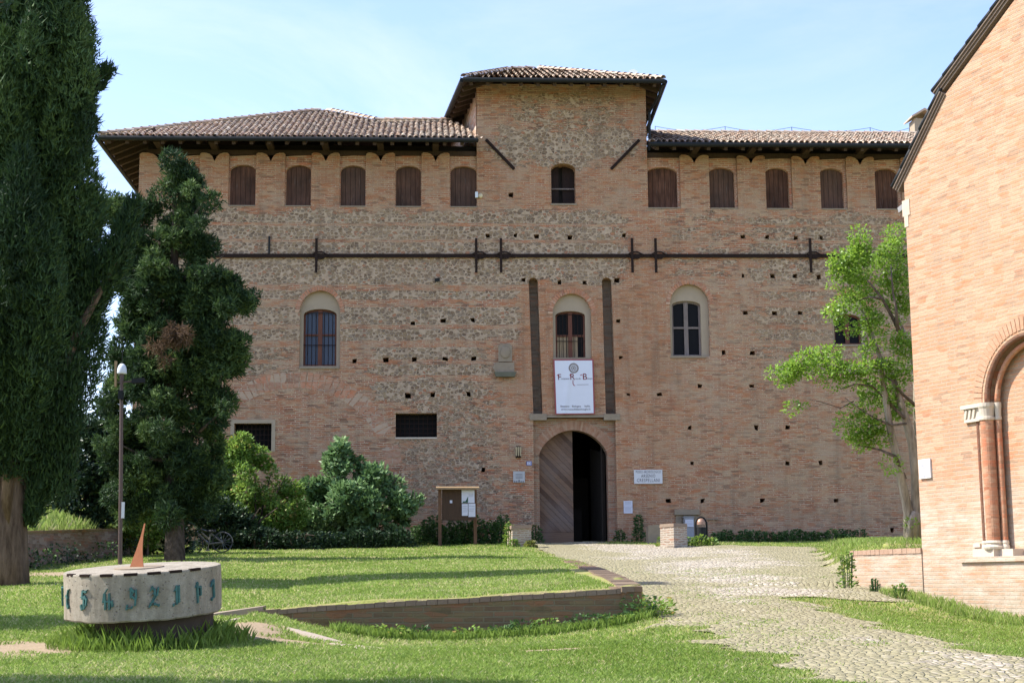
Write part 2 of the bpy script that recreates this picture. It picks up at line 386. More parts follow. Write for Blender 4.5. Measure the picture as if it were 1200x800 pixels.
def rubble_mat():
    t = NT('rubble'); uv = t.uv(); p = t.wobble(uv, 5, .03)
    sc, sm = stone_layer(t, p, 6.5, 9, grow=.12); bc, bf = brick_layer(t, p, c1=(.30, .15, .1), c2=(.2, .12, .09))
    col = t.mix(sm, (.34, .28, .21), sc); f = t.mr(t.noise(uv, 1.6, 3), .45, .55); col = t.mix(f, col, bc)
    col = t.mix(t.mr(t.noise(uv, 3, 5), .5, .7, 0, .5), col, (.14, .15, .07))
    return t.bsdf(col, .95, sm, .7, .03, .1)
M_rubble = rubble_mat()
M_plaster = M_plain('grey plaster', (.37, .30, .215), .9, .14, 3, spec=.1)
M_stone = M_plain('grey stone', (.27, .22, .16), .9, .22, 7, spec=.15)
M_white_stone = M_plain('white stone', (.50, .44, .355), .8, .1, 6)
M_iron = M_plain('wrought iron', (.026, .017, .014), .8, .25, 8, spec=.08)
M_gutter = M_plain('dark gutter', (.013, .015, .016), .6, .2, 3, spec=.2)
M_interior_shade = M_plain('interior shade tone', (.035, .030, .026), .95, .2, 2, spec=.05)  # near-black base colour that stands for the shade indoors
M_soffit = M_wood('eave timber', (.035, .022, .016), (.075, .048, .03))
def shutter_mat():
    t = NT('weathered shutter'); v = t.uv(); ob = t.n('ObjectInfo').outputs['Random']
    nz = t.noise(t.scale(v, (22, 1.6, 1)), 1., 6, .7); big = t.noise(v, 1.1, 3)
    c = t.mix(t.mr(nz, .3, .7), (.05, .025, .018), (.19, .09, .058)); c = t.mix(t.mr(big, .4, .7, 0, .7), c, (.028, .016, .012))
    c = t.mix(t.ma('MULTIPLY', ob, .6), c, (.11, .085, .07))
    c = t.mix(t.mr(t.noise(t.scale(v, (30, 1.1, 1)), 1.3, 5, .7), .58, .72, 0, .75), c, (.21, .18, .165))
    return t.bsdf(c, .85, nz, .5, .008, .15)
M_shutter = shutter_mat()
M_frame = M_wood('brown window frame', (.10, .04, .028), (.17, .07, .045))
M_frame_grey = M_wood('weathered window frame', (.13, .10, .085), (.26, .22, .2))
M_post = M_wood('board timber', (.10, .055, .03), (.20, .11, .06))

# ------------------------------------------------------------------ the ground: one sloping sheet, a raised lawn, banks
wall_px = [(296, 716, 716), (325, 713.5, 719), (360, 710.5, 730), (405, 708, 740), (450, 705, 746), (500, 702.5, 747), (550, 700, 747), (600, 697, 744), (650, 694, 741), (700, 691, 736), (735, 688.7, 730), (755, 687, 724)]
wall_base = [on_y(x, yb, 21.15 - (x - 296) / 459 * .4) for x, yt, yb in wall_px]
wall_line = [(p.x, p.y) for p in wall_base]
side_line = [(wall_base[-1].x + .06, 21.6), (2.98, 24.), (3.1, 28.), (3.2, 32.), (3.3, 36.)]
left_wall = [gp(-60, 678), gp(16, 668), gp(80, 659), (gp(152, 650))]
_lw = np.array([(p.x, p.y) for p in left_wall])
bed_line = np.array([(8.75, 25.4), (8.45, 26.2), (7.78, 28.0), (8.4, 33.), (10.4, 42.), (13., 48.)])
def _raise(x, y):
    x = np.asarray(x, float); y = np.asarray(y, float)
    # raised lawn behind the curved wall
    wl = np.array(wall_line); fy = np.interp(x, wl[:, 0], wl[:, 1])
    xr = np.interp(y, [20.7, 24, 28, 32, 36, 44], [side_line[0][0], 2.95, 3.1, 3.2, 3.3, 3.0])
    inside = ((y > fy + .17) & (x < xr - .02) & (x > wl[0, 0] - 1.)).astype(float)
    tz = np.array([on_y(a_, b_, c_.y).z - float(plane_z(c_.y)) for (a_, b_, _), c_ in zip(wall_px, wall_base)])
    a = np.interp(x, wl[:, 0], tz) * np.clip(1 - (y - 20.7) / 21, 0, 1) * inside * (x > wl[0, 0])
    dz = np.array([float(plane_z(c_.y)) - c_.z for c_ in wall_base])
    a = a - np.interp(x, np.append(wl[:, 0], wl[-1, 0] + .8), np.append(dz, 0.)) * sstep(15.8, 20., y) * (1 - inside) * (y < 24) * (x > wl[0, 0]) * (1 - sstep(21.4, 23.5, y))
    # bank behind the low wall on the left
    lx = np.interp(y, _lw[:, 1], _lw[:, 0]); dl = lx - x
    b = np.where(y > 25, .75 * sstep(.1, .5, dl) + np.clip(.30 * (dl - .5), 0, 4.5), 0) * sstep(26, 30, y)
    # raised bed by the chapel
    bx_ = np.interp(y, bed_line[:, 1], bed_line[:, 0])
    c = .70 * sstep(.05, .05 + np.clip((y - 27.5) * .8, .2, .9), x - bx_) * np.clip(1 - (y - 28) / 24, 0, 1) * (y > 25.4)
    return a + b + c
def ground_z(x, y):
    x = np.asarray(x, float); y = np.asarray(y, float)
    z = plane_z(np.minimum(y, 54)) + _raise(x, y)
    z = z - .02 * np.clip(x - 4, 0, 12) * (y < 28) - .30 * sstep(27.2, 23.6, y) * sstep(4.5, 8.2, x) * sstep(13, 20, y)
    z = z + .02 * np.sin(x * 1.3 + y * .7) * np.sin(y * .9 - x * .4) + .012 * np.sin(x * 3.1 + 1) * np.sin(y * 2.3)
    return np.where(y > 56, z - .004 * np.clip(y - 56, 0, 60), z)
def gz(x, y): return float(ground_z(x, y))
def gpt(px, py):                                  # pixel onto the real ground (marched)
    d = ray(px, py); d = d / d.y
    y = 9.
    while y < 54.:
        if d.z * y < gz(d.x * y, y): return Vector((d.x * y, y, gz(d.x * y, y)))
        y += .04
    return Vector((d.x * 54, 54., gz(d.x * 54, 54.)))
def axis(lo, hi, step, far, grow=1.5):
    a = list(np.arange(lo, hi + 1e-6, step)); s = step
    x = hi
    while x < far: s *= grow; x += s; a.append(x)
    s = step; x = lo; pre = []
    while x > -far: s *= grow; x -= s; pre.append(x)
    return np.array(pre[::-1] + a)
# path outline (left and right edge for every distance)
pl = [(gp(x, y).y, gp(x, y).x) for x, y in [(1095, 812), (1010, 798), (905, 775), (835, 752), (795, 730)]] + [(20.9, 3.02), (22, 3.1), (28, 3.28), (34, 3.42), (38.5, 3.35), (46., 3.25), (53.2, 3.15), (54., 3.2)]
pl = sorted(pl)
pr = [(12, 9.), (15.6, 8.6), (15.9, gp(1210, 768).x), (gp(1100, 745).y, gp(1100, 745).x), (gp(1000, 715).y, gp(1000, 715).x), (gp(940, 694).y, gp(940, 694).x), (gp(940, 694).y + .35, 8.3), (27.2, 8.0), (29., 8.1), (34., 8.9), (42., 10.6), (47.3, 11.8), (49.0, 9.2), (50.5, 7.6), (51.6, 6.0), (54., 5.75)]
pr = sorted(pr)
def path_edges(y):
    return np.interp(y, [a for a, b in pl], [b for a, b in pl]), np.interp(y, [a for a, b in pr], [b for a, b in pr])
def edge_noise(y, s): return .22 * np.sin(y * 2.1 + s) + .16 * np.sin(y * 5.3 + 2 * s) + .1 * np.sin(y * 11.7 + 3 * s)
def path_mask(x, y):
    l, r_ = path_edges(y)
    k = np.where(y < 20, 1, .25)
    return np.minimum(x - l - edge_noise(y, 1.) * k, r_ - x + edge_noise(y, 2.))   # > 0 on the path
dirt_spots = [(gp(15, 760), 1.3, .9), (gp(288, 742), .5, .9), (gp(330, 748), .7, .35), (gp(648, 761), .5, .3), (gp(90, 672), 1.2, 1.2)]
def dirt_mask(x, y):
    m = np.zeros_like(np.asarray(x, float))
    for p, a, b in dirt_spots:
        d = ((x - p.x) / a) ** 2 + ((y - p.y) / b) ** 2
        m = np.maximum(m, 1 - d + .35 * np.sin(x * 7) * np.sin(y * 9))
    return m
xs = axis(-24, 24, .12, 900); ys = np.concatenate([[-900, -300, -80, -20, 0, 5], np.arange(9, 57.01, .12), [58, 60, 63, 67, 72, 80, 90, 110, 150, 220, 350, 600, 900, 1500]])
X, Y = np.meshgrid(xs, ys); Z = ground_z(X, Y)
pm = path_mask(X, Y); Z = Z - .05 * ((pm > .35) & (Y > 12) & (Y < 53.8))
nx, ny = len(xs), len(ys)
V = np.stack([X, Y, Z], -1).reshape(-1, 3)
I = np.arange(nx * ny).reshape(ny, nx)
Q = np.stack([I[:-1, :-1], I[:-1, 1:], I[1:, 1:], I[1:, :-1]], -1).reshape(-1, 4)
def grid_obj(name, V, Q, mat, attrs):
    me = bpy.data.meshes.new(name)
    me.vertices.add(len(V)); me.vertices.foreach_set('co', V.astype('f4').ravel())
    me.loops.add(Q.size); me.loops.foreach_set('vertex_index', Q.astype('i4').ravel())
    me.polygons.add(len(Q)); me.polygons.foreach_set('loop_start', (np.arange(len(Q)) * 4).astype('i4'))
    for k, a in attrs.items():
        at = me.attributes.new(k, 'FLOAT', 'POINT'); at.data.foreach_set('value', a.astype('f4').ravel())
    me.materials.append(mat); me.update(calc_edges=True)
    me.polygons.foreach_set('use_smooth', [True] * len(me.polygons))
    return link(bpy.data.objects.new(name, me))
def lawn_mat():
    t = NT('lawn soil'); v = t.ob(); a = t.n('Attribute', {'attribute_name': 'dirt'}).outputs['Fac']
    g = t.mix(t.noise(v, 1.1, 4), (.20, .24, .05), (.29, .305, .09)); g = t.mix(t.mr(t.noise(v, 14, 3), .4, .65, 0, .6), g, (.20, .17, .08))
    d = t.mix(t.noise(v, 6, 5), (.36, .28, .19), (.25, .19, .12))
    f = t.mr(t.ma('ADD', a, t.mr(t.noise(v, 3.5, 4), 0, 1, -.45, .45)), -.05, .2)
    return t.bsdf(t.mix(f, g, d), .95, t.noise(v, 30, 4), .6, .03, .1)
def path_mat():
    t = NT('cobbles'); v = t.ob(); p = t.wobble(v, 3., .08); p = t.scale(p, (1., .8, 1))
    vo = t.n('TexVoronoi', {'voronoi_dimensions': '2D', 'feature': 'F1'}, Vector=p, Scale=11.5)
    ed = t.n('TexVoronoi', {'voronoi_dimensions': '2D', 'feature': 'DISTANCE_TO_EDGE'}, Vector=p, Scale=11.5).outputs['Distance']
    rc = t.n('SeparateColor', _0=vo.outputs['Color']).outputs[0]
    c = t.ramp(rc, [(0, (.29, .25, .195)), (.35, (.39, .345, .275)), (.7, (.47, .425, .345)), (1, (.34, .285, .215))])
    c = t.mix(t.mr(t.noise(v, 25, 3), .3, .7, 0, .3), c, (.30, .27, .22))
    gap = t.mr(t.ma('ADD', ed, t.mr(t.noise(v, 30, 2), .3, .7, -.03, .03)), .0, .15, 1, 0, True)
    edge = t.n('Attribute', {'attribute_name': 'edge'}).outputs['Fac']
    wear = t.noise(t.scale(v, (1, .6, 1)), .55, 4, .6)
    grs = t.mr(t.ma('ADD', wear, t.mr(edge, 0, 2.2, .36, 0)), .38, .68)
    n2 = t.noise(v, 9, 4, .6)
    gm = t.mr(t.ma('ADD', t.ma('MULTIPLY', gap, .5), t.ma('ADD', grs, t.mr(n2, .3, .7, -.35, .35))), .55, .9)
    gc = t.mix(t.noise(v, 12, 3), (.19, .185, .08), (.30, .26, .16))
    c = t.mix(t.ma('MULTIPLY', gap, .42), c, (.25, .21, .14))
    c = t.mix(t.ma('MULTIPLY', gm, .8), c, gc)
    h = t.ma('SUBTRACT', 1., t.ma('ADD', t.ma('MULTIPLY', gap, .5), t.ma('MULTIPLY', vo.outputs['Distance'], .8)))
    return t.bsdf(c, .9, t.ma('ADD', h, t.ma('MULTIPLY', t.noise(v, 40, 3), .3)), .7, .045, .15)
M_lawn = lawn_mat(); M_path = path_mat()
tag(grid_obj('ground', V, Q, M_lawn, {'dirt': dirt_mask(X, Y) - 0.0}), kind='structure')
yy = np.arange(11., 53.95, .12); cc = np.linspace(0, 1, 70)
L, RR = path_edges(yy)
k1 = np.where(yy < 20, 1, .25); Lx = L + edge_noise(yy, 1.) * k1; Rx = RR + edge_noise(yy, 2.)
PX = Lx[:, None] + (Rx - Lx)[:, None] * cc[None]; PY = np.repeat(yy[:, None], 70, 1); PZ = ground_z(PX, PY) + .012
PZ += .015 * np.sin(PX * 9 + PY * 3) * np.sin(PY * 8)
I = np.arange(PX.size).reshape(PX.shape)
Qp = np.stack([I[:-1, :-1], I[:-1, 1:], I[1:, 1:], I[1:, :-1]], -1).reshape(-1, 4)
tag(grid_obj('path', np.stack([PX, PY, PZ], -1).reshape(-1, 3), Qp, M_path, {'edge': path_mask(PX, PY)}), kind='structure')

def vous_mat():
    t = NT('arch bricks'); v = t.ob(); r_ = t.n('NewGeometry').outputs['Random Per Island']
    c = t.ramp(r_, [(0, (.30, .14, .09)), (.3, (.46, .21, .115)), (.6, (.38, .19, .115)), (.8, (.50, .33, .22)), (1, (.44, .17, .09))])
    c = t.mix(t.mr(t.noise(v, 8, 4), .45, .7, 0, .5), c, (.45, .36, .27)); return t.bsdf(c, .92, t.noise(v, 30, 3), .5, .01, .1)
M_vous = vous_mat()

M_gate_vous = vous_mat(); M_gate_vous.name = 'gate arch bricks'
for n_ in M_gate_vous.node_tree.nodes:
    if n_.type == 'VALTORGB':
        for e_, c_ in zip(n_.color_ramp.elements, ((.29, .155, .095), (.37, .21, .135), (.32, .19, .125), (.42, .28, .19), (.33, .15, .085))): e_.color = (*c_, 1)
M_old_garden = simple_brick('old garden brick', (.20, .115, .085), (.12, .085, .066), (.21, .175, .14), (.27, .22, .19), wob=.07, h=.08)
# ------------------------------------------------------------------ the castle
castle = thing('castle', ORG, 'long medieval brick and rubble castle with tiled roofs and square gate tower', 'castle')
WT = .7                                           # wall thickness
def X(px, py=400): return fx(px, py)
def Zp(py, px=600): return fz(px, py)
def rect(x0, x1, y0, y1):                         # px rectangle -> metres on the front
    ym, xm = (y0 + y1) / 2, (x0 + x1) / 2
    return fx(x0, ym), fx(x1, ym), fz(xm, y1), fz(xm, y0)
def arch_poly(a, b, z0, zs, zt, n=14, point=0.):   # opening: sill z0, springing zs, crown zt
    c, w = (a + b) / 2, (b - a) / 2; h = zt - zs; pts = [(a, z0), (b, z0)]
    for i in range(n + 1):
        t = math.pi * i / n
        pts.append((c + w * math.cos(t), zs + h * math.sin(t) ** (1 - point)))
    return pts
def arch_px(x0, x1, yb, ys, yt, n=14, point=0.):
    a, b, z0, _ = rect(x0, x1, ys, yb); xm = (x0 + x1) / 2
    return arch_poly(a, b, z0, fz(xm, ys), fz(xm, yt), n, point)
# gallery of merlons and shutters: px (merlon left, merlon right)
mer_l = [(163, 211), (234, 268), (300, 334), (365, 398), (429, 463), (494, 527)]
mer_r = [(797, 831), (864, 897), (928, 961), (992, 1025), (1056, 1090)]
SILL = 241
top = []
def merlon(x0, x1, yt):
    a, b = fx(x0, 205), fx(x1, 205); zt = fz((x0 + x1) / 2, yt); w = b - a
    return [(a + w * t, zt + d) for t, d in [(0, -.05), (.06, 0), (.2, .0), (.33, -.05), (.42, -.14), (.49, -.30), (.51, -.30), (.58, -.14), (.67, -.05), (.8, 0), (.94, 0), (1, -.05)]]
infills = []
def crenel(x0, x1):
    ys = SILL + (x0 - 280) * .0055
    a, b, z = fx(x0, 205), fx(x1, 205), fz((x0 + x1) / 2, ys)
    infills.append((x0, x1, a, b, z)); return [(a, z), (b, z)]
TX0, TX1 = fx(558.5, 150), fx(757.5, 150)
ZT = fz(650, 99)
seq = mer_l
for i, m in enumerate(mer_l):
    top += merlon(*m, 179)
    nx_ = mer_l[i + 1][0] if i + 1 < len(mer_l) else 559.5
    top += crenel(m[1], nx_)
top[-1] = (TX0, top[-1][1])
top += [(TX0, ZT), (TX1, ZT)]
c = crenel(758, 797); c[0] = (TX1, c[0][1]); top += c
for i, m in enumerate(mer_r):
    top += merlon(*m, 181.5 + (m[0] - 797) * .012)
    if i + 1 < len(mer_r): top += crenel(m[1], mer_r[i + 1][0])
top += [(fx(1130, 205), top[-1][1])]
outer = [(top[0][0], -0.6), ] + []
outer = [(top[0][0], .2)] + [(top[-1][0], .2)][:0] + top + [(top[-1][0], .2)]
holes = []; H = {}
def hole(key, poly): holes.append(poly); H[key] = poly
hole('tower', arch_px(646, 674.5, 239, 199, 191.5))
hole('w_left', arch_px(351, 398.5, 430, 366, 340.5))
hole('w_mid', arch_px(648, 693, 419.5, 368, 344))
hole('w_right', arch_px(785.5, 831.5, 417.5, 357, 333))
hole('w_far', arch_px(976, 1017, 404, 372, 342))
hole('low_a', [(a, z) for a, z in (lambda r: [(r[0], r[2]), (r[1], r[2]), (r[1], r[3]), (r[0], r[3])])(rect(274, 318.5, 495.5, 528))])
hole('low_b', [(a, z) for a, z in (lambda r: [(r[0], r[2]), (r[1], r[2]), (r[1], r[3]), (r[0], r[3])])(rect(463.5, 512, 484, 512.5))])
def slit(x0a, x1a, x0b, x1b, yt, yb):
    a0, a1, b0, b1 = fx(x0a, yt), fx(x1a, yt), fx(x0b, yb), fx(x1b, yb); zt, zb_ = fz(x0a, yt + 5), fz(x0b, yb); w = (a1 - a0) / 2
    return [(b0, zb_), (b1, zb_)] + [((a0 + a1) / 2 + w * math.cos(math.pi * i / 8), zt + w * math.sin(math.pi * i / 8) * .9) for i in range(9)]
hole('slit_a', slit(619.5, 630.2, 625, 636, 325, 485)); hole('slit_b', slit(705.3, 716.4, 710, 722, 325, 485))
# gate: the shallow drawbridge recess is a hole, closed a little deeper by its own wall piece with the arch in it
gx0, gx1 = fx(625.5, 560), fx(722.5, 560); gz0, gz1 = .3, fz(674, 489)
hole('gate', [(gx0, gz0), (gx1, gz0), (gx1, gz1), (gx0, gz1)])
put = [(572, 276), (604, 276), (629, 277), (668, 278), (731, 276), (484, 379), (519, 376), (554, 375), (614, 328), (655.5, 331), (685.5, 331), (722.5, 328.5), (725, 375.5), (728, 418.5), (736.5, 462),
       (522, 420.5), (555.5, 420), (870.5, 277.5), (898.5, 278), (932.5, 279), (962.5, 279), (995.5, 279), (870.5, 323), (905.5, 323.5), (932, 324), (960, 324.5), (874, 366.5), (907.5, 367), (937.5, 367), (968, 367.5),
       (848, 413), (882, 413), (946, 413.5), (808.5, 501), (886.5, 501), (923.5, 501), (811.5, 542), (923, 542), (961.5, 542), (783.5, 586.5), (823.5, 586.5), (893.5, 586.5), (980.5, 586),
       (566.5, 550), (478, 463.5), (507, 463), (549.5, 461.5), (598.5, 228.5), (820, 452), (881, 452), (415.5, 422.5), (452, 421.5), (486, 421), (772.5, 462), (1046, 621), (480, 376)]
put = put[:-1]
pockets = MB()
for x, y in put:
    w, h = rnd.uniform(2.0, 3.1), rnd.uniform(1.9, 2.7)
    a, b, z0, z1 = rect(x - w, x + w, y - h, y + h); j = lambda: rnd.uniform(-.028, .028)
    holes.append([(a + j(), z0 + j()), (b + j(), z0 + j()), (b + j(), z1 + j()), (a + j(), z1 + j())])
vs, fs = holed(outer, holes, WT)
wall = MB(); wall.add([(v[0], FY + WT / 2 + v[2], v[1]) for v in vs], fs)
xl, xr_ = outer[0][0], outer[-1][0]; zl = top[0][1]
BY = FY + 13.5
wall.box(xl + .003, xl + WT, FY + WT + .003, BY, .2, zl); wall.box(xr_ - WT, xr_ - .003, FY + WT + .003, BY, .2, zl); wall.box(xl + .01, xr_ - .01, BY + .003, BY + WT, .2, zl)
wall.build('wall', MAS, castle)
back = MB()                                        # near-black plate backing the holes, room shade put into its colour
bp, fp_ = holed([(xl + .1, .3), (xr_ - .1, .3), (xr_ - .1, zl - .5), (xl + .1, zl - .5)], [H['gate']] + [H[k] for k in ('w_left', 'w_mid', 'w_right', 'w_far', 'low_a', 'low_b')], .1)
back.add([(v[0], FY + WT + .10 + v[2], v[1]) for v in bp], fp_); back.build('shade_backing', M_interior_shade, castle)
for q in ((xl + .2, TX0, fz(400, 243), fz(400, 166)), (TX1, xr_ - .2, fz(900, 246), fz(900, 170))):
    m = MB(); m.box(q[0], q[1], FY + .52, FY + .6, q[2], q[3]); m.build('attic_shade_backing', M_interior_shade, castle)  # near-black sheet painting the shade of the gap under the eaves
# tower: side and back walls, splayed a little
DX = -.12
tw = MB(); TB = FY + 8
zb0 = fz(560, 190)
tw.hexa([(TX0 + .004, FY + WT + .004, zb0), (TX0 + .6, FY + WT + .004, zb0), (TX0 + .6 + DX * 8, TB, zb0), (TX0 + DX * 8, TB, zb0), (TX0 + .004, FY + WT + .004, ZT), (TX0 + .6, FY + WT + .004, ZT), (TX0 + .6 + DX * 8, TB, ZT), (TX0 + DX * 8, TB, ZT)])
tw.box(TX0 - .0, TX0 + .02, FY + .003, FY + WT, zb0 + 1, ZT - .01)
tw.box(TX1 - .6, TX1 - .003, FY + WT + .003, TB, zb0, ZT); tw.box(TX0 + DX * 8 + .6, TX1 - .6, TB - .5, TB - .004, zb0, ZT)
tw.build('tower_wall', simple_brick('tower brick', (.50, .25, .14), (.34, .19, .12), (.5, .42, .32), (.6, .5, .4), palef=.8), castle)
# brick infills between the merlons, each with its arched shutter
for x0, x1, a, b, z in infills:
    right = x0 > 700
    zt = fz((x0 + x1) / 2, 180.5 if not right else 183 + (x0 - 797) * .01); yo = .14
    sx1 = x1 - (0 if not right else 1.0)
    op = arch_px(x0 + .8, x1 - (.8 if not right else 2.2), SILL + (x0 - 280) * .0055 - .6, 199 + (x0 - 280) * .006, 192 + (x0 - 280) * .006, 10)
    op = [(min(max(p[0], a + .03), b - .03), p[1]) for p in op]
    vs, fs = holed([(a + .002, z + .002), (b - .002, z + .002), (b - .002, zt), (a + .002, zt - .05)], [[(p[0], max(p[1], z + .02)) for p in op]], .22)
    m = MB(); m.add([(v[0], FY + yo + .11 + v[2], v[1]) for v in vs], fs); m.build('infill_panel', M_brick_plain, castle)
    sh = MB(); n = 5; xa, xb = min(p[0] for p in op), max(p[0] for p in op)
    for k in range(n):                             # vertical planks, tops following the arch
        p0, p1 = xa + (xb - xa) * k / n, xa + (xb - xa) * (k + 1) / n - .012
        zz = max(q[1] for q in op) + .03
        d = rnd.uniform(0, .012)
        sh.box(p0, p1, FY + .3 + d, FY + .34 + d, z + .02, zz)
    sh.build('shutter', M_shutter, castle)
    sl_ = MB(); sl_.box(a + .02, b - .02, FY - .02, FY + .12, z - .035, z + .012); sl_.build('sill', M_stone, castle)
# ---- windows in arched plaster recesses
M_glass_blue = NT('glass painted with sky reflection').bsdf((.05, .065, .10), .2, None, spec=.35)  # blue of the reflected sky is put into the base colour
M_glass_dark = NT('dark glass').bsdf((.010, .010, .011), .35, None, spec=.06)
M_curtain = M_plain('beige curtain', (.36, .27, .17), .9, .2, 5)
def to_front(d): return lambda a, z, k: (a, FY + d + k, z)
def window(key, inner, ibot, ispr, itop, glass, frame, bars, curtain=False, plaster=True, depth=.16, cross=.5):
    poly = H[key]
    op = arch_px(inner[0], inner[1], ibot, ispr, itop, 10)
    w = None
    vs, fs = holed([(p[0], p[1]) for p in poly], [op], .2)
    m = MB(); m.add([(p[0], FY + depth + .1 + p[2], p[1]) for p in vs], fs)
    w = m.build('window', M_plaster if plaster else M_brick_plain, castle)
    a, b = op[0][0], op[1][0]; z0 = op[0][1]; zt = max(p[1] for p in op); zs = min(p[1] for p in op[2:]); c = (a + b) / 2
    f = MB(); y0, y1 = FY + depth + .12, FY + depth + .17
    f.box(c - .075, c + .075, y0 - .02, y1 - .03, z0, zt)
    for xx in (a + .03, b - .03): f.box(xx - .035, xx + .035, y0, y1, z0, zs + .1)
    f.box(a, b, y0 + .003, y1 - .003, z0 + .0, z0 + .07); zc = z0 + (zt - z0) * cross
    f.box(a, b, y0 + .004, y1 - .004, zc - .035, zc + .035)
    pts = op[2:]
    for p, q in zip(pts[:-1], pts[1:]): f.bar((p[0], y0 + .03, p[1] - .03), (q[0], y0 + .03, q[1] - .03), .05, .07)
    f.build('frame', frame, w)
    g = MB(); g.box(a, b, y1 + .01, y1 + .03, z0, zt); g.build('pane', glass, w)
    if bars:
        gr = MB()
        for k in range(1, 8):
            xx = a + (b - a) * k / 8
            if k != 4: gr.tube([(xx, y0 - .06, z0), (xx, y0 - .06, zt - .12 - .25 * ((xx - c) / (b - a)) ** 2 * 2)], .013, 6)
        for q in (.37, .93): gr.box(a, b, y0 - .066, y0 - .054, z0 + (zt - z0) * q - .012, z0 + (zt - z0) * q + .012)
        gr.build('grille', M_iron, w)
    if curtain:
        cm = MB()
        for k in range(9):
            x0 = a + .05 + (b - a) * .72 * k / 9; cm.box(x0, x0 + (b - a) * .072, y1 - .02 + .008 * (k % 2), y1 - .0 + .008 * (k % 2), z0 + .02, z0 + (zt - z0) * .5)
        cm.build('curtain', M_curtain, w)
    s = MB(); s.box(a - .12, b + .12, FY - .05, FY + depth + .1, poly[0][1] - .06, poly[0][1] + .015); s.build('sill', M_stone, w)
    return w
def ring(name, x0, x1, ys, yt, width, mat=None, n=26, parent=castle, mort=.012):
    """brick voussoirs round an arch, one mesh"""
    a, b = fx(x0, ys), fx(x1, ys); xm = (x0 + x1) / 2; zs, h = fz(xm, ys), fz(xm, yt) - fz(xm, ys); c, w = (a + b) / 2, (b - a) / 2
    m = MB()
    for i in range(n):
        t0, t1 = math.pi * i / n + mort, math.pi * (i + 1) / n - mort
        P = lambda t, e: (c + (w + e) * math.cos(t), zs + (h + e) * math.sin(t))
        d = rnd.uniform(.006, .02)
        m.prism([P(t0, .01), P(t0, width), P(t1, width), P(t1, .01)], lambda q, z, k: (q, FY + k, z), -d, .1)
    return m.build(name, mat or M_vous, parent)
w = window('w_left', (355, 394), 428, 368, 361, M_glass_blue, M_frame, True, cross=.55); ring('arch_ring', 351, 398.5, 366, 340.5, .16)
w = window('w_mid', (651.5, 686.5), 419.5, 369, 363.5, M_glass_dark, M_frame, True, curtain=True, cross=.49); ring('arch_ring', 648, 693, 368, 344, .18)
w = window('w_right', (788.5, 822.5), 416.5, 357, 351.5, M_glass_dark, M_frame_grey, False, cross=.52); ring('arch_ring', 785.5, 831.5, 357, 333, .16)
w = window('w_far', (979, 1011), 403, 374, 367, M_glass_dark, M_frame, False, cross=.5); ring('arch_ring', 976, 1017, 372, 342, .16)
# tower window: half-open shutters behind a bar
tp = H['tower']; ta, tb, tz0 = tp[0][0], tp[1][0], tp[0][1]; tzt = max(p[1] for p in tp)
m = MB(); m.box(ta - .1, tb + .1, FY + .62, FY + .66, tz0 - .1, tzt + .1); w = m.build('window', M_interior_shade, castle)  # near-black plate stands for the shade inside the tower window
m = MB(); m.box(ta, ta + .30, FY + .42, FY + .47, tz0, tzt); m.build('shutter', M_wood('dark inner shutter', (.012, .008, .007), (.035, .02, .015)), w)
m = MB(); m.box(tb - .44, tb, FY + .46, FY + .50, tz0, tzt); m.build('shutter', M_wood('dark inner shutter', (.012, .008, .007), (.035, .02, .015)), w)
m = MB(); m.box(ta, tb, FY + .36, FY + .39, tz0 + .55 * (tzt - tz0) * .75, tz0 + .55 * (tzt - tz0) * .75 + .05); m.build('bar', M_frame_grey, w)
m = MB(); m.box(ta - .03, tb + .03, FY - .03, FY + .3, tz0 - .05, tz0 + .01); m.build('sill', M_stone, w)
# low barred windows
for key, plast, mesh in (('low_a', True, False), ('low_b', False, True)):
    q = H[key]; a, b, z0, z1 = q[0][0], q[1][0], q[0][1], q[2][1]
    m = MB()
    e = .12
    if plast:
        vs, fs = holed([(a - e, z0 - .02), (b + e, z0 - .02), (b + e, z1 + e), (a - e, z1 + e)], [[(a + .01, z0), (b - .01, z0), (b - .01, z1 - .01), (a + .01, z1 - .01)]], .06)
        m.add([(v[0], FY + v[2] - .0, v[1]) for v in vs], fs)
    else: m.box(a, b, FY - .03, FY + .2, z0 - .05, z0 + .01)
    w = m.build('window', M_plaster if plast else M_white_stone, castle)
    g = MB(); d = .25 if not mesh else .3
    for k in range(1, 9): g.tube([(a + (b - a) * k / 9, FY + d, z0), (a + (b - a) * k / 9, FY + d, z1)], .014, 6)
    for k in range(1, 5): g.box(a, b, FY + d - .012, FY + d + .012, z0 + (z1 - z0) * k / 5 - .012, z0 + (z1 - z0) * k / 5 + .012)
    g.build('grille', M_iron, w)
    g = MB(); g.box(a, b, FY + .5, FY + .53, z0, z1); g.build('pane', M_glass_dark, w)
# drawbridge slits
for key in ('slit_a', 'slit_b'):
    q = H[key]; a, b = min(p[0] for p in q), max(p[0] for p in q); z0, z1 = min(p[1] for p in q), max(p[1] for p in q)
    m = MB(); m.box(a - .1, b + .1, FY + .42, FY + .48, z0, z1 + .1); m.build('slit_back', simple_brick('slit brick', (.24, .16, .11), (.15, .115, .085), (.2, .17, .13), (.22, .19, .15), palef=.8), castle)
    m = MB(); m.box(a - .02, b + .14, FY - .06, FY + .5, z0 - .22, z0 + .002); m.build('slit_sill', M_stone, castle)
    if True:
        pass
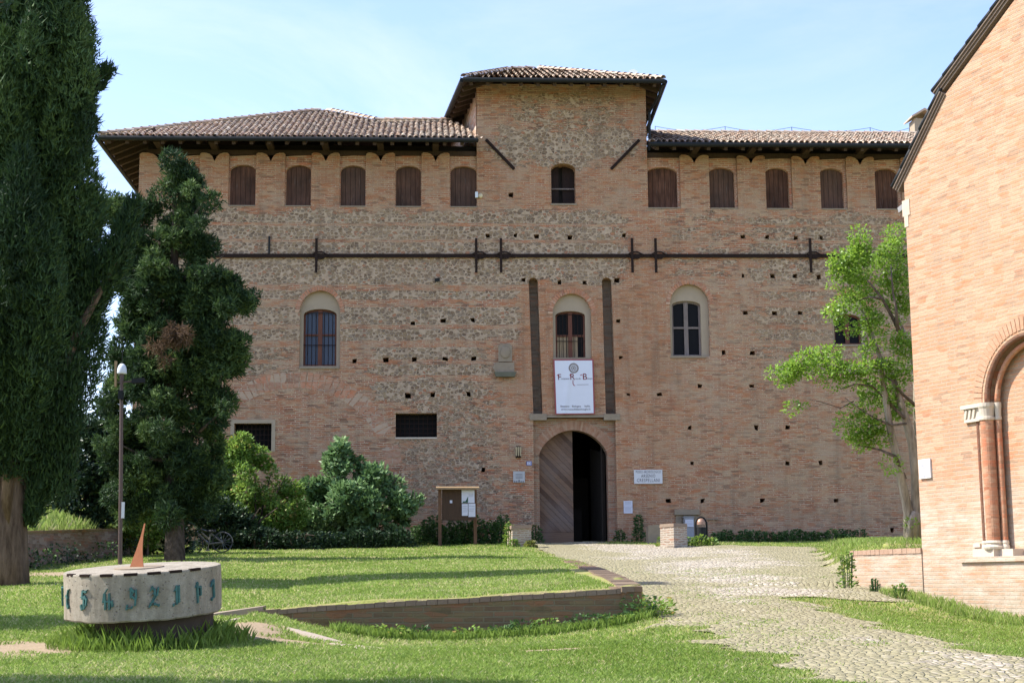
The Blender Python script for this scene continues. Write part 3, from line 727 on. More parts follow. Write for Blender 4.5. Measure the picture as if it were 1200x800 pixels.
# gate recess piece with the pointed arch and the brick voussoirs
GD = .22
gate_op = arch_px(633, 713.5, 640, 532, 503, 20, -.4); gate_op = [(p[0], max(p[1], .31)) for p in gate_op]
vs, fs = holed([(gx0 + .002, .3), (gx1 - .002, .3), (gx1 - .002, gz1 - .002), (gx0 + .002, gz1 - .002)], [[(p[0], max(p[1], .32)) for p in gate_op]], .45)
m = MB(); m.add([(v[0], FY + GD + .225 + v[2], v[1]) for v in vs], fs)
m.build('gate_surround', simple_brick('gate brick', (.36, .17, .095), (.25, .125, .08), (.36, .3, .23), (.33, .27, .19), palef=.8), castle)
m = MB(); m.box(gx0 - .02, gx1 + .02, FY - .05, FY + GD + .1, gz1 - .0, gz1 + .075); m.build('gate_ledge', M_stone, castle)
ga, gb = gate_op[0][0], gate_op[1][0]; gpts = gate_op[2:]
m = MB()
for p, q in zip(gpts[:-1], gpts[1:]):
    c0 = Vector(((ga + gb) / 2, 0, fz(673, 532) - .5))
    for s0, s1 in [((k + .06) / 3, (k + .94) / 3) for k in range(3)]:
        P = Vector((p[0], 0, p[1])).lerp(Vector((q[0], 0, q[1])), s0); Q = Vector((p[0], 0, p[1])).lerp(Vector((q[0], 0, q[1])), s1)
        dp, dq = (P - c0).normalized() * .34, (Q - c0).normalized() * .34
        d = rnd.uniform(.008, .022)
        m.prism([(P.x, P.z), (P.x + dp.x, P.z + dp.z), (Q.x + dq.x, Q.z + dq.z), (Q.x, Q.z)], lambda a, z, k: (a, FY + GD + k, z), -d, .1)
m.build('gate_arch', M_gate_vous, castle)
# left leaf: closed, diagonal planks clipped to the arch; right leaf swung inwards
def arch_top(xv):
    best = .3
    for p, q in zip(gpts[:-1], gpts[1:]):
        lo, hi = sorted((p[0], q[0]))
        if lo <= xv <= hi and hi > lo: best = p[1] + (q[1] - p[1]) * (xv - p[0]) / (q[0] - p[0])
    return best
lx0, lx1 = ga + .0, fx(673, 570)
bm = bmesh.new()
LZ = 5.4
def clip_to_leaf(bm):
    n = 16
    geom = lambda: bm.verts[:] + bm.edges[:] + bm.faces[:]
    for pl_co, pl_no in [((lx0, 0, 0), (-1, 0, 0)), ((lx1, 0, 0), (1, 0, 0)), ((0, 0, 1.80), (0, 0, -1))]:
        bmesh.ops.bisect_plane(bm, geom=geom(), plane_co=pl_co, plane_no=pl_no, clear_outer=True)
w_ = .155
for k in range(-6, 60):
    zc = .6 + k * w_ * 1.36
    d = Vector((1, 0, -1.02)).normalized(); nrm = Vector((1.02, 0, 1)).normalized() * (w_ / 2 - .006)
    p = Vector((lx0, 0, zc)); a = p - d * .5; b = p + d * 3.2; dy = rnd.uniform(0, .012)
    q = [(*(x.x, FY + GD + .30 + dy, x.z),) for x in (a - nrm, a + nrm, b + nrm, b - nrm)]; q2 = [(x[0], x[1] + .05, x[2]) for x in q]
    vv = [bm.verts.new(x) for x in q + q2]
    for f in [(0, 1, 2, 3), (7, 6, 5, 4), (0, 4, 5, 1), (1, 5, 6, 2), (2, 6, 7, 3), (3, 7, 4, 0)]: bm.faces.new([vv[i] for i in f])
clip_to_leaf(bm)
# trim to the arch by cutting against each arch chord on the left half
half = [p for p in gpts if p[0] <= lx1 + .3]
for p, q in zip(half[:-1], half[1:]):
    e = Vector((q[0] - p[0], 0, q[1] - p[1])); no = Vector((e.z, 0, -e.x)).normalized(); mid = Vector((p[0], 0, p[1]))
    if no.dot(Vector(((ga + gb) / 2, 0, 2)) - mid) > 0: no = -no
    bmesh.ops.bisect_plane(bm, geom=bm.verts[:] + bm.edges[:] + bm.faces[:], plane_co=mid - no * .03 + no * .05, plane_no=no, clear_outer=True)
vs = [tuple(v.co) for v in bm.verts]; bm.verts.index_update(); fs = [tuple(v.index for v in f.verts) for f in bm.faces]; bm.free()
def M_door_():
    t = NT('grey brown door planks'); v = t.ob(); r_ = t.n('NewGeometry').outputs['Random Per Island']
    vr = t.n('Mapping', _0=v, Rotation=(0, R(-45.5), 0), Scale=(1, 1, 14)).outputs[0]
    nz = t.noise(vr, 2.2, 5, .65)
    c = t.ramp(r_, [(0, (.075, .042, .026)), (.35, (.15, .09, .057)), (.7, (.22, .135, .085)), (1, (.18, .125, .09))])
    c = t.mix(t.mr(nz, .35, .7, 0, .6), c, (.09, .065, .058))
    c = t.mix(t.mr(t.noise(v, .9, 4), .45, .7, 0, .5), c, (.2, .165, .15))
    return t.bsdf(c, .8, nz, .5, .01, .2)
M_door = M_door_()
leaf = obj_from('door_leaf', vs, fs, M_door, castle); leaf['label'] = 'closed leaf of diagonal planks'
m = MB(); m.box(lx0, lx1, FY + GD + .29, FY + GD + .37, 1.36, 1.79); m.build('bottom_board', M_door, leaf)
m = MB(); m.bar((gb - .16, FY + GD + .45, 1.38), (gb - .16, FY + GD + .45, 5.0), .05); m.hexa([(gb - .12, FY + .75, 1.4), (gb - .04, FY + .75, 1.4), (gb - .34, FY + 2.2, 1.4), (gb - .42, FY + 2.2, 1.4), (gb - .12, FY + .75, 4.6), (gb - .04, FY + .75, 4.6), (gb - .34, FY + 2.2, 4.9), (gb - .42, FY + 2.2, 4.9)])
m.build('door_leaf', M_interior_shade, castle, label='leaf swung open into the passage, coloured as dark as its shade')  # near-black leaf: passage shade painted into its colour
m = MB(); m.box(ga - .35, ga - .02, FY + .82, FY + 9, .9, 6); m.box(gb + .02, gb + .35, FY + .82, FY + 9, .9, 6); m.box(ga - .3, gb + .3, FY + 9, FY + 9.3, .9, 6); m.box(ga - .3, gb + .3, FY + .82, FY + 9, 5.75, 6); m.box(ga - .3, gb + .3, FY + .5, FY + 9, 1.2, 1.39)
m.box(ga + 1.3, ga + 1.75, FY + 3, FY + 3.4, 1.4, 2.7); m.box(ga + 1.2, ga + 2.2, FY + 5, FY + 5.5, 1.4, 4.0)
m.build('gate_passage', M_interior_shade, castle)  # the passage's shade is put into its near-black colour
# tie bar across the front with its cross anchors
ty = FY - .06
m = MB(); m.bar((fx(205, 300), ty, fz(205, 299.9)), (fx(1075, 300), ty, fz(1075, 300.2)), .05, .13)
tie = m.build('tie_bar', M_iron, castle)
for x in (371, 558, 587, 740.5, 768, 949):
    m = MB(); xx, z0, z1, zc = fx(x, 300), fz(x, 320), fz(x, 280), fz(x, 299.6)
    m.hexa([(xx - .045, ty - .07, z0), (xx + .045, ty - .07, z0), (xx + .045, ty - .03, z0), (xx - .045, ty - .03, z0), (xx - .045, ty - .07, z1), (xx + .045, ty - .07, z1), (xx + .045, ty - .03, z1), (xx - .045, ty - .03, z1)])
    for s in (-1, 1):                              # the forged eye of the bar
        m.bar((xx - .2, ty - .03, zc), (xx, ty - .03, zc + s * .12), .04, .05, (0, 1, 0)); m.bar((xx, ty - .03, zc + s * .12), (xx + .2, ty - .03, zc + s * .12), .04, .05, (0, 1, 0)); m.bar((xx + .2, ty - .03, zc + s * .12), (xx + .42, ty - .03, zc), .04, .05, (0, 1, 0))
    m.build('wall_anchor', M_iron, castle)
m = MB(); m.bar((fx(315.5, 290), FY - .03, fz(315, 298)), (fx(315.5, 290), FY - .03, fz(315, 277)), .06, .04); m.build('strap', M_gutter, castle)
# slanting scars of the old roofs on the tower
for p, q in (((569.5, 164), (602.5, 198.5)), ((749, 164.5), (716, 198.5))):
    m = MB(); a = Vector((fx(*p), FY - .02, fz(*p))); b = Vector((fx(*q), FY - .02, fz(*q))); m.bar(a, b, .10, .09, (0, 1, 0)); m.build('roof_flashing', M_iron, castle)
# worn stone coat of arms on a bracket ledge
m = MB(); a, b, z0, z1 = rect(584, 600, 403, 424)
m.prism([(a, z0), (b, z0), (b, z1 - .08), (b - .08, z1), (a + .08, z1), (a, z1 - .08)], to_front(0), -.08, .05)
c_ = (a + b) / 2; m.lathe((c_, FY - .08, (z0 + z1) / 2 + .02), [(.17, 0), (.16, .04), (.08, .06), (.0, .065)], 20, Matrix(((1, 0, 0), (0, 0, -1), (0, 1.35, 0))))
a, b, z0, z1 = rect(577.5, 602.5, 425, 436.5); m.prism([(a + .1, z0), (b, z0), (b, z1), (a + .12, z1), (a - .02, (z0 + z1) / 2)], to_front(0), -.10, .05)
arms = m.build('coat_of_arms', M_stone, castle)
m = MB(); a, b, z0, z1 = rect(579, 605, 436.5, 442); m.prism([(a, z1), (b, z1), (b - .06, z0), (a + .06, z0)], to_front(0), -.2, .05); m.build('ledge', M_plain('mossy ledge', (.12, .12, .085), .95), arms)
# blocked niche low on the wall by the bin
m = MB(); a, b, z0, z1 = rect(790, 819, 597, 603); m.box(a, b, FY - .16, FY + .05, z0, z1); a, b, z0, z1 = rect(792, 818, 603, 636); m.box(a, a + .2, FY - .08, FY + .05, z0 - .1, z1); m.box(a + .2, b, FY - .05, FY + .05, z0 - .1, z1); m.build('niche', M_stone, castle)
m = MB(); a, b, z0, z1 = rect(828, 841, 607, 608.5); m.box(a, b, FY - .1, FY - .04, z0, z1); m.build('rail', M_stone, castle)
# bulky paler voussoirs of a walled-up arch on the left
m = MB(); c0 = Vector((fx(345, 556), 0, fz(345, 556)))
for i in range(44):
    t = R(8 + i * 3.7); r0, r1 = 3.05, 3.62
    e = .026
    pts = [(c0.x + r * math.cos(t + s) * 1.04, c0.z + r * math.sin(t + s)) for r, s in ((r0, -e), (r1, -e), (r1, e), (r0, e))]
    if min(p[0] for p in pts) < xl + .3: continue
    if any(p[0] > fx(462, 490) and p[1] > fz(480, 513) for p in pts): continue
    m.prism(pts, lambda a, z, k: (a, FY + k, z), -rnd.uniform(.001, .006), .05)
m.build('blocked_arch', simple_brick('walled up arch brick', (.43, .20, .11), (.31, .155, .10), (.46, .38, .29), (.46, .36, .26), w=.6, h=.3, palef=.9), castle)
# ------------------------------------------------------------------ tiled roofs
def tile_mat():
    t = NT('old roof tiles'); v = t.ob(); r_ = t.n('NewGeometry').outputs['Random Per Island']
    c = t.ramp(r_, [(0, (.30, .20, .145)), (.2, (.48, .33, .23)), (.45, (.42, .34, .27)), (.65, (.54, .37, .25)), (.8, (.38, .31, .25)), (.92, (.58, .47, .36)), (.97, (.66, .57, .46)), (1, (.17, .13, .10))])
    c = t.mix(t.mr(t.noise(v, 9, 5, .65), .42, .7, 0, .5), c, (.36, .32, .265))
    c = t.mix(t.mr(t.noise(v, .8, 4), .5, .7, 0, .5), c, (.44, .40, .32))
    c = t.mix(t.mr(t.noise(v, 4.3, 4), .62, .70, 0, .65), c, (.50, .47, .38))
    return t.bsdf(c, .9, t.noise(v, 40, 3), .4, .01, .15)
M_tile = tile_mat()
def inpoly(x, y, poly):
    c = False; n = len(poly)
    for i in range(n):
        a, b = poly[i], poly[(i + 1) % n]
        if (a[1] > y) != (b[1] > y) and x < (b[0] - a[0]) * (y - a[1]) / (b[1] - a[1]) + a[0]: c = not c
    return c
def tiles(name, o, ud, vd, poly, parent, cw=.215, rl=.34, mat=None):
    """barrel tiles on the plane o + u*ud + v*vd, kept where (u,v) lies in poly"""
    o, ud, vd = Vector(o), Vector(ud).normalized(), Vector(vd).normalized(); nd = ud.cross(vd).normalized()
    if nd.z < 0: nd = -nd
    us = [p[0] for p in poly]; vmax = max(p[1] for p in poly); vmin = min(p[1] for p in poly); m = MB(); n = 6
    k0, k1 = int(math.floor(min(us) / cw)), int(math.ceil(max(us) / cw))
    for k in range(k0, k1 + 1):
        uc = (k + .5) * cw; ju = rnd.uniform(-.012, .012)
        for j in range(0, int((vmax - vmin) / rl) + 1):
            vc = vmin + j * rl
            if not inpoly(uc, vc + .12 if j == 0 else vc + rl * .5, poly): continue
            for cover in (True, False):
                w0, w1 = (.088, .072) if cover else (.075, .088)
                base = .03 if cover else .062
                uu = uc + ju + rnd.uniform(-.01, .01) + (0 if cover else cw / 2); sk = rnd.uniform(-.05, .05); lift = rnd.uniform(0, .012)
                v0 = vc - .06 + rnd.uniform(-.03, .03); v1 = vc + rl + .05
                vs = []
                for (vv, ww, hh) in ((v0, w0, .02 if cover else 0.0), (v1, w1, 0. if cover else -.02)):
                    for i in range(n + 1):
                        t = math.pi * i / n; s = 1 if cover else -1
                        off = math.sin(t) * ww * s * (.85 if cover else .45)
                        vs.append(o + ud * (uu + sk * (vv - v0) + math.cos(t) * ww) + vd * vv + nd * (base + off + hh + lift))
                m.add(vs, [(i, i + 1, n + 2 + i, n + 1 + i) for i in range(n)])
    return obj_from(name, m.v, m.f, mat or M_tile, parent, smooth=True)
def ridge_tiles(mb, a, b, r=.12, step=.36):
    a, b = Vector(a), Vector(b); L = (b - a).length; d = (b - a) / L; n = 6
    x = d.cross(Vector((0, 0, 1))).normalized(); z = x.cross(d)
    mb.bar(a - z * .07, b - z * .07, .1, .14)
    for k in range(int(L / step)):
        vs = []; jt = rnd.uniform(-.02, .02)
        for (s, rr, h) in ((k * step - .02, r, .03), ((k + 1) * step + .06, r * .85, 0)):
            for i in range(n + 1):
                t = math.pi * i / n; vs.append(a + d * s + x * (math.cos(t) * rr + jt) + z * (math.sin(t) * rr * .8 + h))
        mb.add(vs, [(i, i + 1, n + 2 + i, n + 1 + i) for i in range(n)])
def slope_poly(o, ud, vd, pts):
    ud, vd = Vector(ud).normalized(), Vector(vd).normalized(); o = Vector(o)
    return [((Vector(p) - o).dot(ud), (Vector(p) - o).dot(vd)) for p in pts]
def slab(mb, pts, nd, th=.06, drop=.02):
    nd = Vector(nd); k = len(pts); P = [Vector(p) for p in pts]
    mb.add([p - nd * drop for p in P] + [p - nd * (drop + th) for p in P], [tuple(range(k)), tuple(range(2 * k - 1, k - 1, -1))] + [(i, i + k, (i + 1) % k + k, (i + 1) % k) for i in range(k)])
def gutter(mb, a, b, r=.085, straps=1.15):
    a, b = Vector(a), Vector(b); mb.tube([a, b], r, 10)
    n = int((b - a).length / straps)
    for i in range(n + 1):
        p = a.lerp(b, (i + .3) / (n + 1)); d = (b - a).normalized()
        mb.bar(p + Vector((0, 0, r)) - d * .001, p + Vector((0, 0, r + .12)) - d * .001, .03, .02)
EY = FY - 1.2                                       # eave line
def roofplane(px, py, ze, tan, y0=EY): # pixel onto the front slope through the eave
    return on_plane(px, py, (0, y0, ze), (0, -tan, 1))
# --- left wing: pavilion pyramid running into a lower ridge
ze = on_y(340, 161.5, EY).z; tan = .445
e0 = on_y(117.5, 159, EY); e1 = on_y(561, 163, EY); e0.z = e1.z = ze
vd = Vector((0, 1, tan)).normalized(); ud = Vector((1, 0, 0)); nd = Vector((0, -tan, 1)).normalized()
AP = roofplane(381, 131.5, ze, tan); RB = roofplane(440, 143.5, ze, tan); RE = roofplane(529, 143.5, ze, tan)
TE = roofplane(561, 163, ze, tan)
roof = None
pts = [e0, e1, RE + Vector((.05, 0, 0)), RB, AP]
mb = MB(); slab(mb, pts, nd)
bw = Vector((e0.x, 2 * AP.y - EY, ze)); be = Vector((e1.x, 2 * AP.y - EY, ze))
slab(mb, [e0, AP, bw], Vector((-.4, 0, .9))); slab(mb, [AP, RB, Vector((RB.x, RB.y + 3, RB.z - .1)), be, bw], Vector((0, .4, .9)))
slab(mb, [RB, RE, RE + Vector((0, 5, -2)), RB + Vector((0, 5, -2))], Vector((0, .4, .9)))
roof = mb.build('roof', M_soffit, castle, label='hipped tile roof of the left wing')
tiles('tile_slope', e0, ud, vd, slope_poly(e0, ud, vd, pts), roof)
ld = Vector((0, 1, 0)); lv = (AP - (e0 + bw) / 2).normalized()
tiles('tile_slope', e0, ld, lv, slope_poly(e0, ld, lv, [e0, bw, AP]), roof)
mb = MB(); ridge_tiles(mb, e0 + nd * .08, AP + nd * .1); ridge_tiles(mb, RB + nd * .1, AP + nd * .1); ridge_tiles(mb, RB + nd * .08, RE + nd * .08); mb.build('ridge_tiles', M_tile, roof, smooth=True)
mb = MB(); gutter(mb, e0 + Vector((-.05, -.06, -.06)), e1 + Vector((-.02, -.06, -.06))); gutter(mb, e0 + Vector((-.1, -.02, -.06)), bw + Vector((-.1, 0, -.06))); mb.build('gutter', M_gutter, roof)
mb = MB()
x = e0.x + .3
while x < e1.x - .1:                              # rafters under the eave
    mb.bar((x, EY + .05, ze - .16), (x, FY + 1.6, ze - .16 + (FY + 1.6 - EY) * tan * .98), .12, .15); x += .62
y = EY + .9
while y < FY + 13: mb.bar((e0.x + .06, y, ze - .16), (xl + .6, y, ze - .16 + (xl + .6 - e0.x) * .4), .12, .14); y += .7
mb.box(xl + .2, TX0 - .02, FY + .1, FY + .34, zl + .02, zl + .2)
for mm in mer_l: cx = fx(sum(mm) / 2, 205); mb.box(cx - .11, cx + .11, EY + .35, FY + .5, zl + .19, zl + .36)
mb.build('rafters', M_soffit, roof)
# --- right wing
zr = on_y(900, 168.5, EY).z; tan2 = .36
r0 = on_y(760.5, 167, EY); r1 = on_y(1105, 176, EY); r0.z = r1.z = zr; vd2 = Vector((0, 1, tan2)).normalized(); nd2 = Vector((0, -tan2, 1)).normalized()
q0 = roofplane(761, 157, zr, tan2); q1 = roofplane(1105, 158, zr, tan2); q1.y = q0.y; q1.z = q0.z
mb = MB(); slab(mb, [r0, r1, q1, q0], nd2); slab(mb, [q0, q1, q1 + Vector((0, 6, -2.2)), q0 + Vector((0, 6, -2.2))], Vector((0, .35, .93)))
roof2 = mb.build('roof', M_soffit, castle, label='long low tile roof of the right wing')
tiles('tile_slope', r0, ud, vd2, slope_poly(r0, ud, vd2, [r0, r1, q1, q0]), roof2)
mb = MB(); ridge_tiles(mb, q0 + nd2 * .06, q1 + nd2 * .06); mb.build('ridge_tiles', M_tile, roof2, smooth=True)
mb = MB(); gutter(mb, r0 + Vector((.03, -.06, -.06)), r1 + Vector((0, -.06, -.06))); mb.build('gutter', M_gutter, roof2)
mb = MB(); x = r0.x + .3
while x < r1.x: mb.bar((x, EY + .05, zr - .16), (x, FY + 1.4, zr - .16 + (FY + 1.4 - EY) * tan2), .12, .15); x += .62
zrt = top[-1][1]; mb.box(TX1 + .02, r1.x, FY + .1, FY + .34, zrt + .02, zrt + .2)
for mm in mer_r: cx = fx(sum(mm) / 2, 205); mb.box(cx - .11, cx + .11, EY + .35, FY + .5, zrt + .15, zrt + .32)
mb.build('rafters', M_soffit, roof2)
mb = MB()                                          # lightning wire on the ridge
px = [768, 850, 928, 1020, 1066]; pv = None
for i, x in enumerate(px):
    p = Vector((on_y(x, 157, q0.y).x, q0.y, q0.z + .1)); mb.bar(p, p + Vector((0, 0, .22)), .02)
    if pv is not None:
        mb.tube([pv.lerp(p, t) + Vector((0, 0, .21 - .17 * math.sin(math.pi * t))) for t in [k / 8 for k in range(9)]], .009, 5)
    pv = p
mb.build('lightning_wire', M_gutter, roof2)
# --- tower roof: a low pyramid
zt = on_y(650, 93.0, EY).z; tan3 = .40
t0 = on_y(544, 88.5, EY); t1 = on_y(777, 97, EY); t0.z = t1.z = zt
dep = 10.4; back0 = t0 + Vector((DX * dep, dep, 0)); back1 = t1 + Vector((.3, dep, 0))
TA = roofplane(630, 82.3, zt, tan3); vd3 = Vector((0, 1, tan3)).normalized(); nd3 = Vector((0, -tan3, 1)).normalized()
TA2 = roofplane(600, 83.2, zt, tan3)
mb = MB(); slab(mb, [t0, t1, TA, TA2], nd3); slab(mb, [t0, TA2, back0], Vector((-.4, 0, .9))); slab(mb, [t1, TA, back1], Vector((.4, 0, .9))); slab(mb, [back0, back1, TA, TA2], Vector((0, .4, .9)))
roof3 = mb.build('roof', M_soffit, castle, label='low pyramid tile roof of the tower')
tiles('tile_slope', t0, ud, vd3, slope_poly(t0, ud, vd3, [t0, t1, TA, TA2]), roof3)
mb = MB(); ridge_tiles(mb, t0 + nd3 * .06, TA2 + nd3 * .08); ridge_tiles(mb, t1 + nd3 * .06, TA + nd3 * .08); ridge_tiles(mb, TA2 + nd3 * .06, TA + nd3 * .06); mb.build('ridge_tiles', M_tile, roof3, smooth=True)
mb = MB(); gutter(mb, t0 + Vector((-.05, -.06, -.06)), t1 + Vector((.05, -.06, -.06))); gutter(mb, t0 + Vector((-.08, 0, -.06)), back0 + Vector((-.08, 0, -.06))); gutter(mb, t1 + Vector((.08, 0, -.06)), back1 + Vector((.08, 0, -.06)))
dp = Vector((TX1 + .09, FY - .03, 0)); zg = zt - .1
mb.tube([(t1.x, EY + .2, zg), (t1.x - .1, EY + .35, zg - .35), (dp.x + .02, FY - .08, zg - .75), (dp.x, FY - .08, zr + .05)], .05, 8); mb.build('gutter', M_gutter, roof3)
mb = MB(); x = t0.x + .25
while x < t1.x - .1: mb.bar((x, EY + .05, zt - .16), (x, FY + .6, zt - .16 + (FY + .6 - EY) * tan3), .12, .15); x += .6
y = EY + .8
while y < EY + dep - .3:
    xa = t0.x + DX * (y - EY); mb.bar((xa + .05, y, zt - .16), (xa + 1.5, y, zt - .16 + .5), .12, .14)
    mb.bar((t1.x - .05, y, zt - .16), (t1.x - 1.3, y, zt - .16 + .45), .12, .14); y += .65
mb.build('rafters', M_soffit, roof3)
mb = MB(); p = on_y(633.5, 83, TA.y); a, b = on_y(631.2, 80, TA.y).x, on_y(636, 80, TA.y).x; zc0, zc1 = on_y(633, 84, TA.y).z, on_y(633, 75.5, TA.y).z
mb.lathe((p.x, TA.y + .1, 0), [((b - a) / 2 * 1.1, zc0 - .3), ((b - a) / 2, zc1 - .08), ((b - a) / 3.4, zc1)], 12); mb.build('finial', M_stone, roof3)
# chimney behind the right wing
mb = MB(); CY = FY + 5; a, b = on_y(1072, 150, CY).x, on_y(1093, 150, CY).x; z0, z1 = on_y(1080, 165, CY).z, on_y(1078, 139, CY).z
mb.box(a, b, CY, CY + .7, z0 - 1, z1); ch = mb.build('chimney', M_plaster, castle)
mb = MB(); zc = on_y(1078, 128, CY).z; a2, b2 = on_y(1067, 140, CY).x, on_y(1098, 140, CY).x; mc = (a2 + b2) / 2
mb.prism([(a2, z1), (a2, z1 + .07), (mc, zc), (b2, z1 + .07), (b2, z1), (mc, zc - .1)], lambda q, z, k: (q, CY + k, z), -.2, .9); mb.build('cap', M_tile, ch)
# ------------------------------------------------------------------ the chapel on the right: its gabled wall runs obliquely away
ca = R(-22.6) + YAW                                # heading of the wall, from +y towards +x
cd = Vector((math.sin(ca), math.cos(ca), 0)); wd = -cd      # along the wall, towards the viewer
cn = Vector((-math.cos(ca), math.sin(ca), 0))
if cn.x > 0: cn = -cn
d0 = ray(1200, 690); CP0 = d0 * (24. / d0.dot(_f)) ; CP0.z = 0
def cpl(px, py):                                   # pixel onto the wall plane -> (along, height)
    p = on_plane(px, py, CP0, cn); return (p - CC).dot(wd), p.z
CC = Vector((0, 0, 0)); u_c = cpl(1080.5, 640)[0]
CC = Vector((CP0.x, CP0.y, 0)); u_c = cpl(1080.5, 640)[0]; CC = CC + wd * u_c
def cw3(u, z, k): p = CC + wd * u - cn * k; return (p.x, p.y, z)   # k > 0 goes into the wall
gch = -.45
chapel = thing('chapel', (CC.x, CC.y, gch), 'sunlit brick chapel gable with blind arch beside the castle', 'chapel')
e_lo, z_lo = cpl(1057, 214); sx, sz = cpl(1106, 113); hx, hz = cpl(1189, 0)
slope1 = (hz - sz) / (hx - sx); slope0 = (sz - z_lo) / (sx - e_lo)
APX = 4.6
def rz(u): return (z_lo + slope0 * (u - e_lo)) if u < sx else sz + slope1 * (u - sx)
apz = rz(APX)
pu0, pzs = cpl(1153.5, 472); pu_c = cpl(1206, 472)[0]; pr_ = pu_c - pu0; pzt = cpl(1206, 388)[1]; psill = cpl(1150, 652)[1]
arch = [(pu0, psill), (2 * pu_c - pu0, psill)] + [(pu_c + pr_ * math.cos(math.pi * i / 24), pzs + (pzt - pzs) * math.sin(math.pi * i / 24)) for i in range(25)]
outer_c = [(0, gch - 1), (2 * APX, gch - 1), (2 * APX, z_lo), (APX, apz), (sx, rz(sx)), (0, rz(0) - .0)]
vs, fs = holed(outer_c, [arch], .7)
mb = MB(); mb.add([cw3(v[0], v[1], .35 + v[2]) for v in vs], fs)
for u in (0.003, 2 * APX - .603): mb.hexa([cw3(u, gch - 1, .703), cw3(u + .6, gch - 1, .703), cw3(u + .6, gch - 1, 9), cw3(u, gch - 1, 9), cw3(u, z_lo - .1, .703), cw3(u + .6, z_lo - .1, .703), cw3(u + .6, z_lo - .1, 9), cw3(u, z_lo - .1, 9)])
def uv_along(o):                                   # brick courses run along the wall: u = distance along it
    me = o.data; uvl = me.uv_layers['UVMap'].data
    for p in me.polygons:
        for li in p.loop_indices:
            c = me.vertices[me.loops[li].vertex_index].co
            n = p.normal
            uvl[li].uv = (c.dot(wd) if abs(n.dot(wd)) < .7 else c.dot(cn), c.z if abs(n.z) < .7 else c.dot(cn))
    return o
uv_along(mb.build('wall', M_brick_chapel, chapel))
mb = MB(); PD = .26
mb.prism([(pu0 - .1, psill - .1), (2 * pu_c - pu0 + .1, psill - .1), (2 * pu_c - pu0 + .1, pzt + .1), (pu0 - .1, pzt + .1)], cw3, PD, PD + .1)
uv_along(mb.build('arch_panel', M_brick_chapel, chapel))
M_terra = simple_brick('terracotta shafts', (.42, .19, .11), (.36, .17, .10), (.40, .24, .16), (.46, .28, .18), w=.8, h=.072, ms=.006, wob=.004)
M_terra_shade = simple_brick('terracotta in shadow tone', (.19, .09, .055), (.16, .08, .05), (.19, .115, .08), (.2, .12, .085), w=.8, h=.072, ms=.006, wob=.004)  # darkened terracotta: shadow line and arch shading put into the colour
def shaft(name, pxa, pxb, k, z0, z1, mat):
    ua, ub = cpl(pxa, 560)[0], cpl(pxb, 560)[0]; r_ = (pxb - pxa) / 2 * 24.3 / F
    q = on_plane((pxa + pxb) / 2, 560, CP0 - cn * k, cn); u = (q - CC).dot(wd)
    m = MB(); c = cw3(u, 0, k); m.lathe((c[0], c[1], 0), [(r_, z0), (r_, z1)], 20); return m.build(name, mat, chapel, smooth=False), u, r_
zcap0, zcap1 = cpl(1150, 491)[1], cpl(1150, 474)[1]; zb_ = cpl(1160, 633)[1]
o1, u1, r1_ = shaft('column', 1152.5, 1169, .05, zb_, zcap0, M_terra)
for o in [o1]: pass
o2, u2, r2_ = shaft('column', 1147.5, 1153.5, .02, zb_, zcap0, M_terra_shade)  # thin dark shaft added in place of the shadow line beside the column
o3, u3, r3_ = shaft('column', 1170.5, 1177.5, .16, zb_, zcap0, M_terra)
mb = MB(); ua, ub = cpl(1131, 480)[0], cpl(1172, 480)[0]; ux = cpl(1151, 480)[0]
def cbox(m, u0, u1, k0, k1, z0, z1): return m.hexa([cw3(u0, z0, k0), cw3(u1, z0, k0), cw3(u1, z0, k1), cw3(u0, z0, k1), cw3(u0, z1, k0), cw3(u1, z1, k0), cw3(u1, z1, k1), cw3(u0, z1, k1)])
h_ = zcap1 - zcap0
cbox(mb, ua, ux, -.03, .1, zcap0, zcap1 - .04); cbox(mb, ua - .03, ux, -.08, .1, zcap1 - .045, zcap1 + .02); cbox(mb, ua + .02, ux, -.05, .1, zcap0 - .03, zcap0 + .02)
for (u, r_, k) in ((u1, r1_, .05), (u3, r3_, .16)):
    c = cw3(u, 0, k); mb.lathe((c[0], c[1], 0), [(r_ * 1.05, zcap0 - .03), (r_ * 1.2, zcap0 - .02), (r_ * 1.2, zcap0 + .02), (r_ * 1.02, zcap0 + .03), (r_ * 1.15, zcap1 - .08), (r_ * 1.3, zcap1 - .04), (r_ * 1.3, zcap1 + .02)], 16)
for i in range(3): mb.bar(cw3(ua + .04 + i * .1, zcap0 + .04, -.035), cw3(ua + .09 + i * .1, zcap1 - .06, -.045), .05, .03, cn)
mb.build('capital', M_white_stone, chapel)
mb = MB(); ub0 = cpl(1143, 641)[0]; zbb = cpl(1150, 648)[1]
cbox(mb, ub0, cpl(1168, 645)[0], -.06, .3, psill, psill + .5 * (zb_ - psill)); cbox(mb, ub0 + .2, cpl(1184, 645)[0], .05, .4, psill, psill + .45 * (zb_ - psill))
for (u, r_, k) in ((u1, r1_, .05), (u2, r2_, .02), (u3, r3_, .16)):
    c = cw3(u, 0, k); z0 = psill + .45 * (zb_ - psill); hh = zb_ - z0
    mb.lathe((c[0], c[1], 0), [(r_ * 1.4, z0), (r_ * 1.5, z0 + hh * .25), (r_ * 1.3, z0 + hh * .45), (r_ * 1.15, z0 + hh * .55), (r_ * 1.3, z0 + hh * .75), (r_ * 1.1, z0 + hh)], 16)
cbox(mb, ub0 - .02, cpl(1150, 640)[0], -.03, .1, zb_ - .10, zb_ - .04)
mb.build('column_base', M_white_stone, chapel)
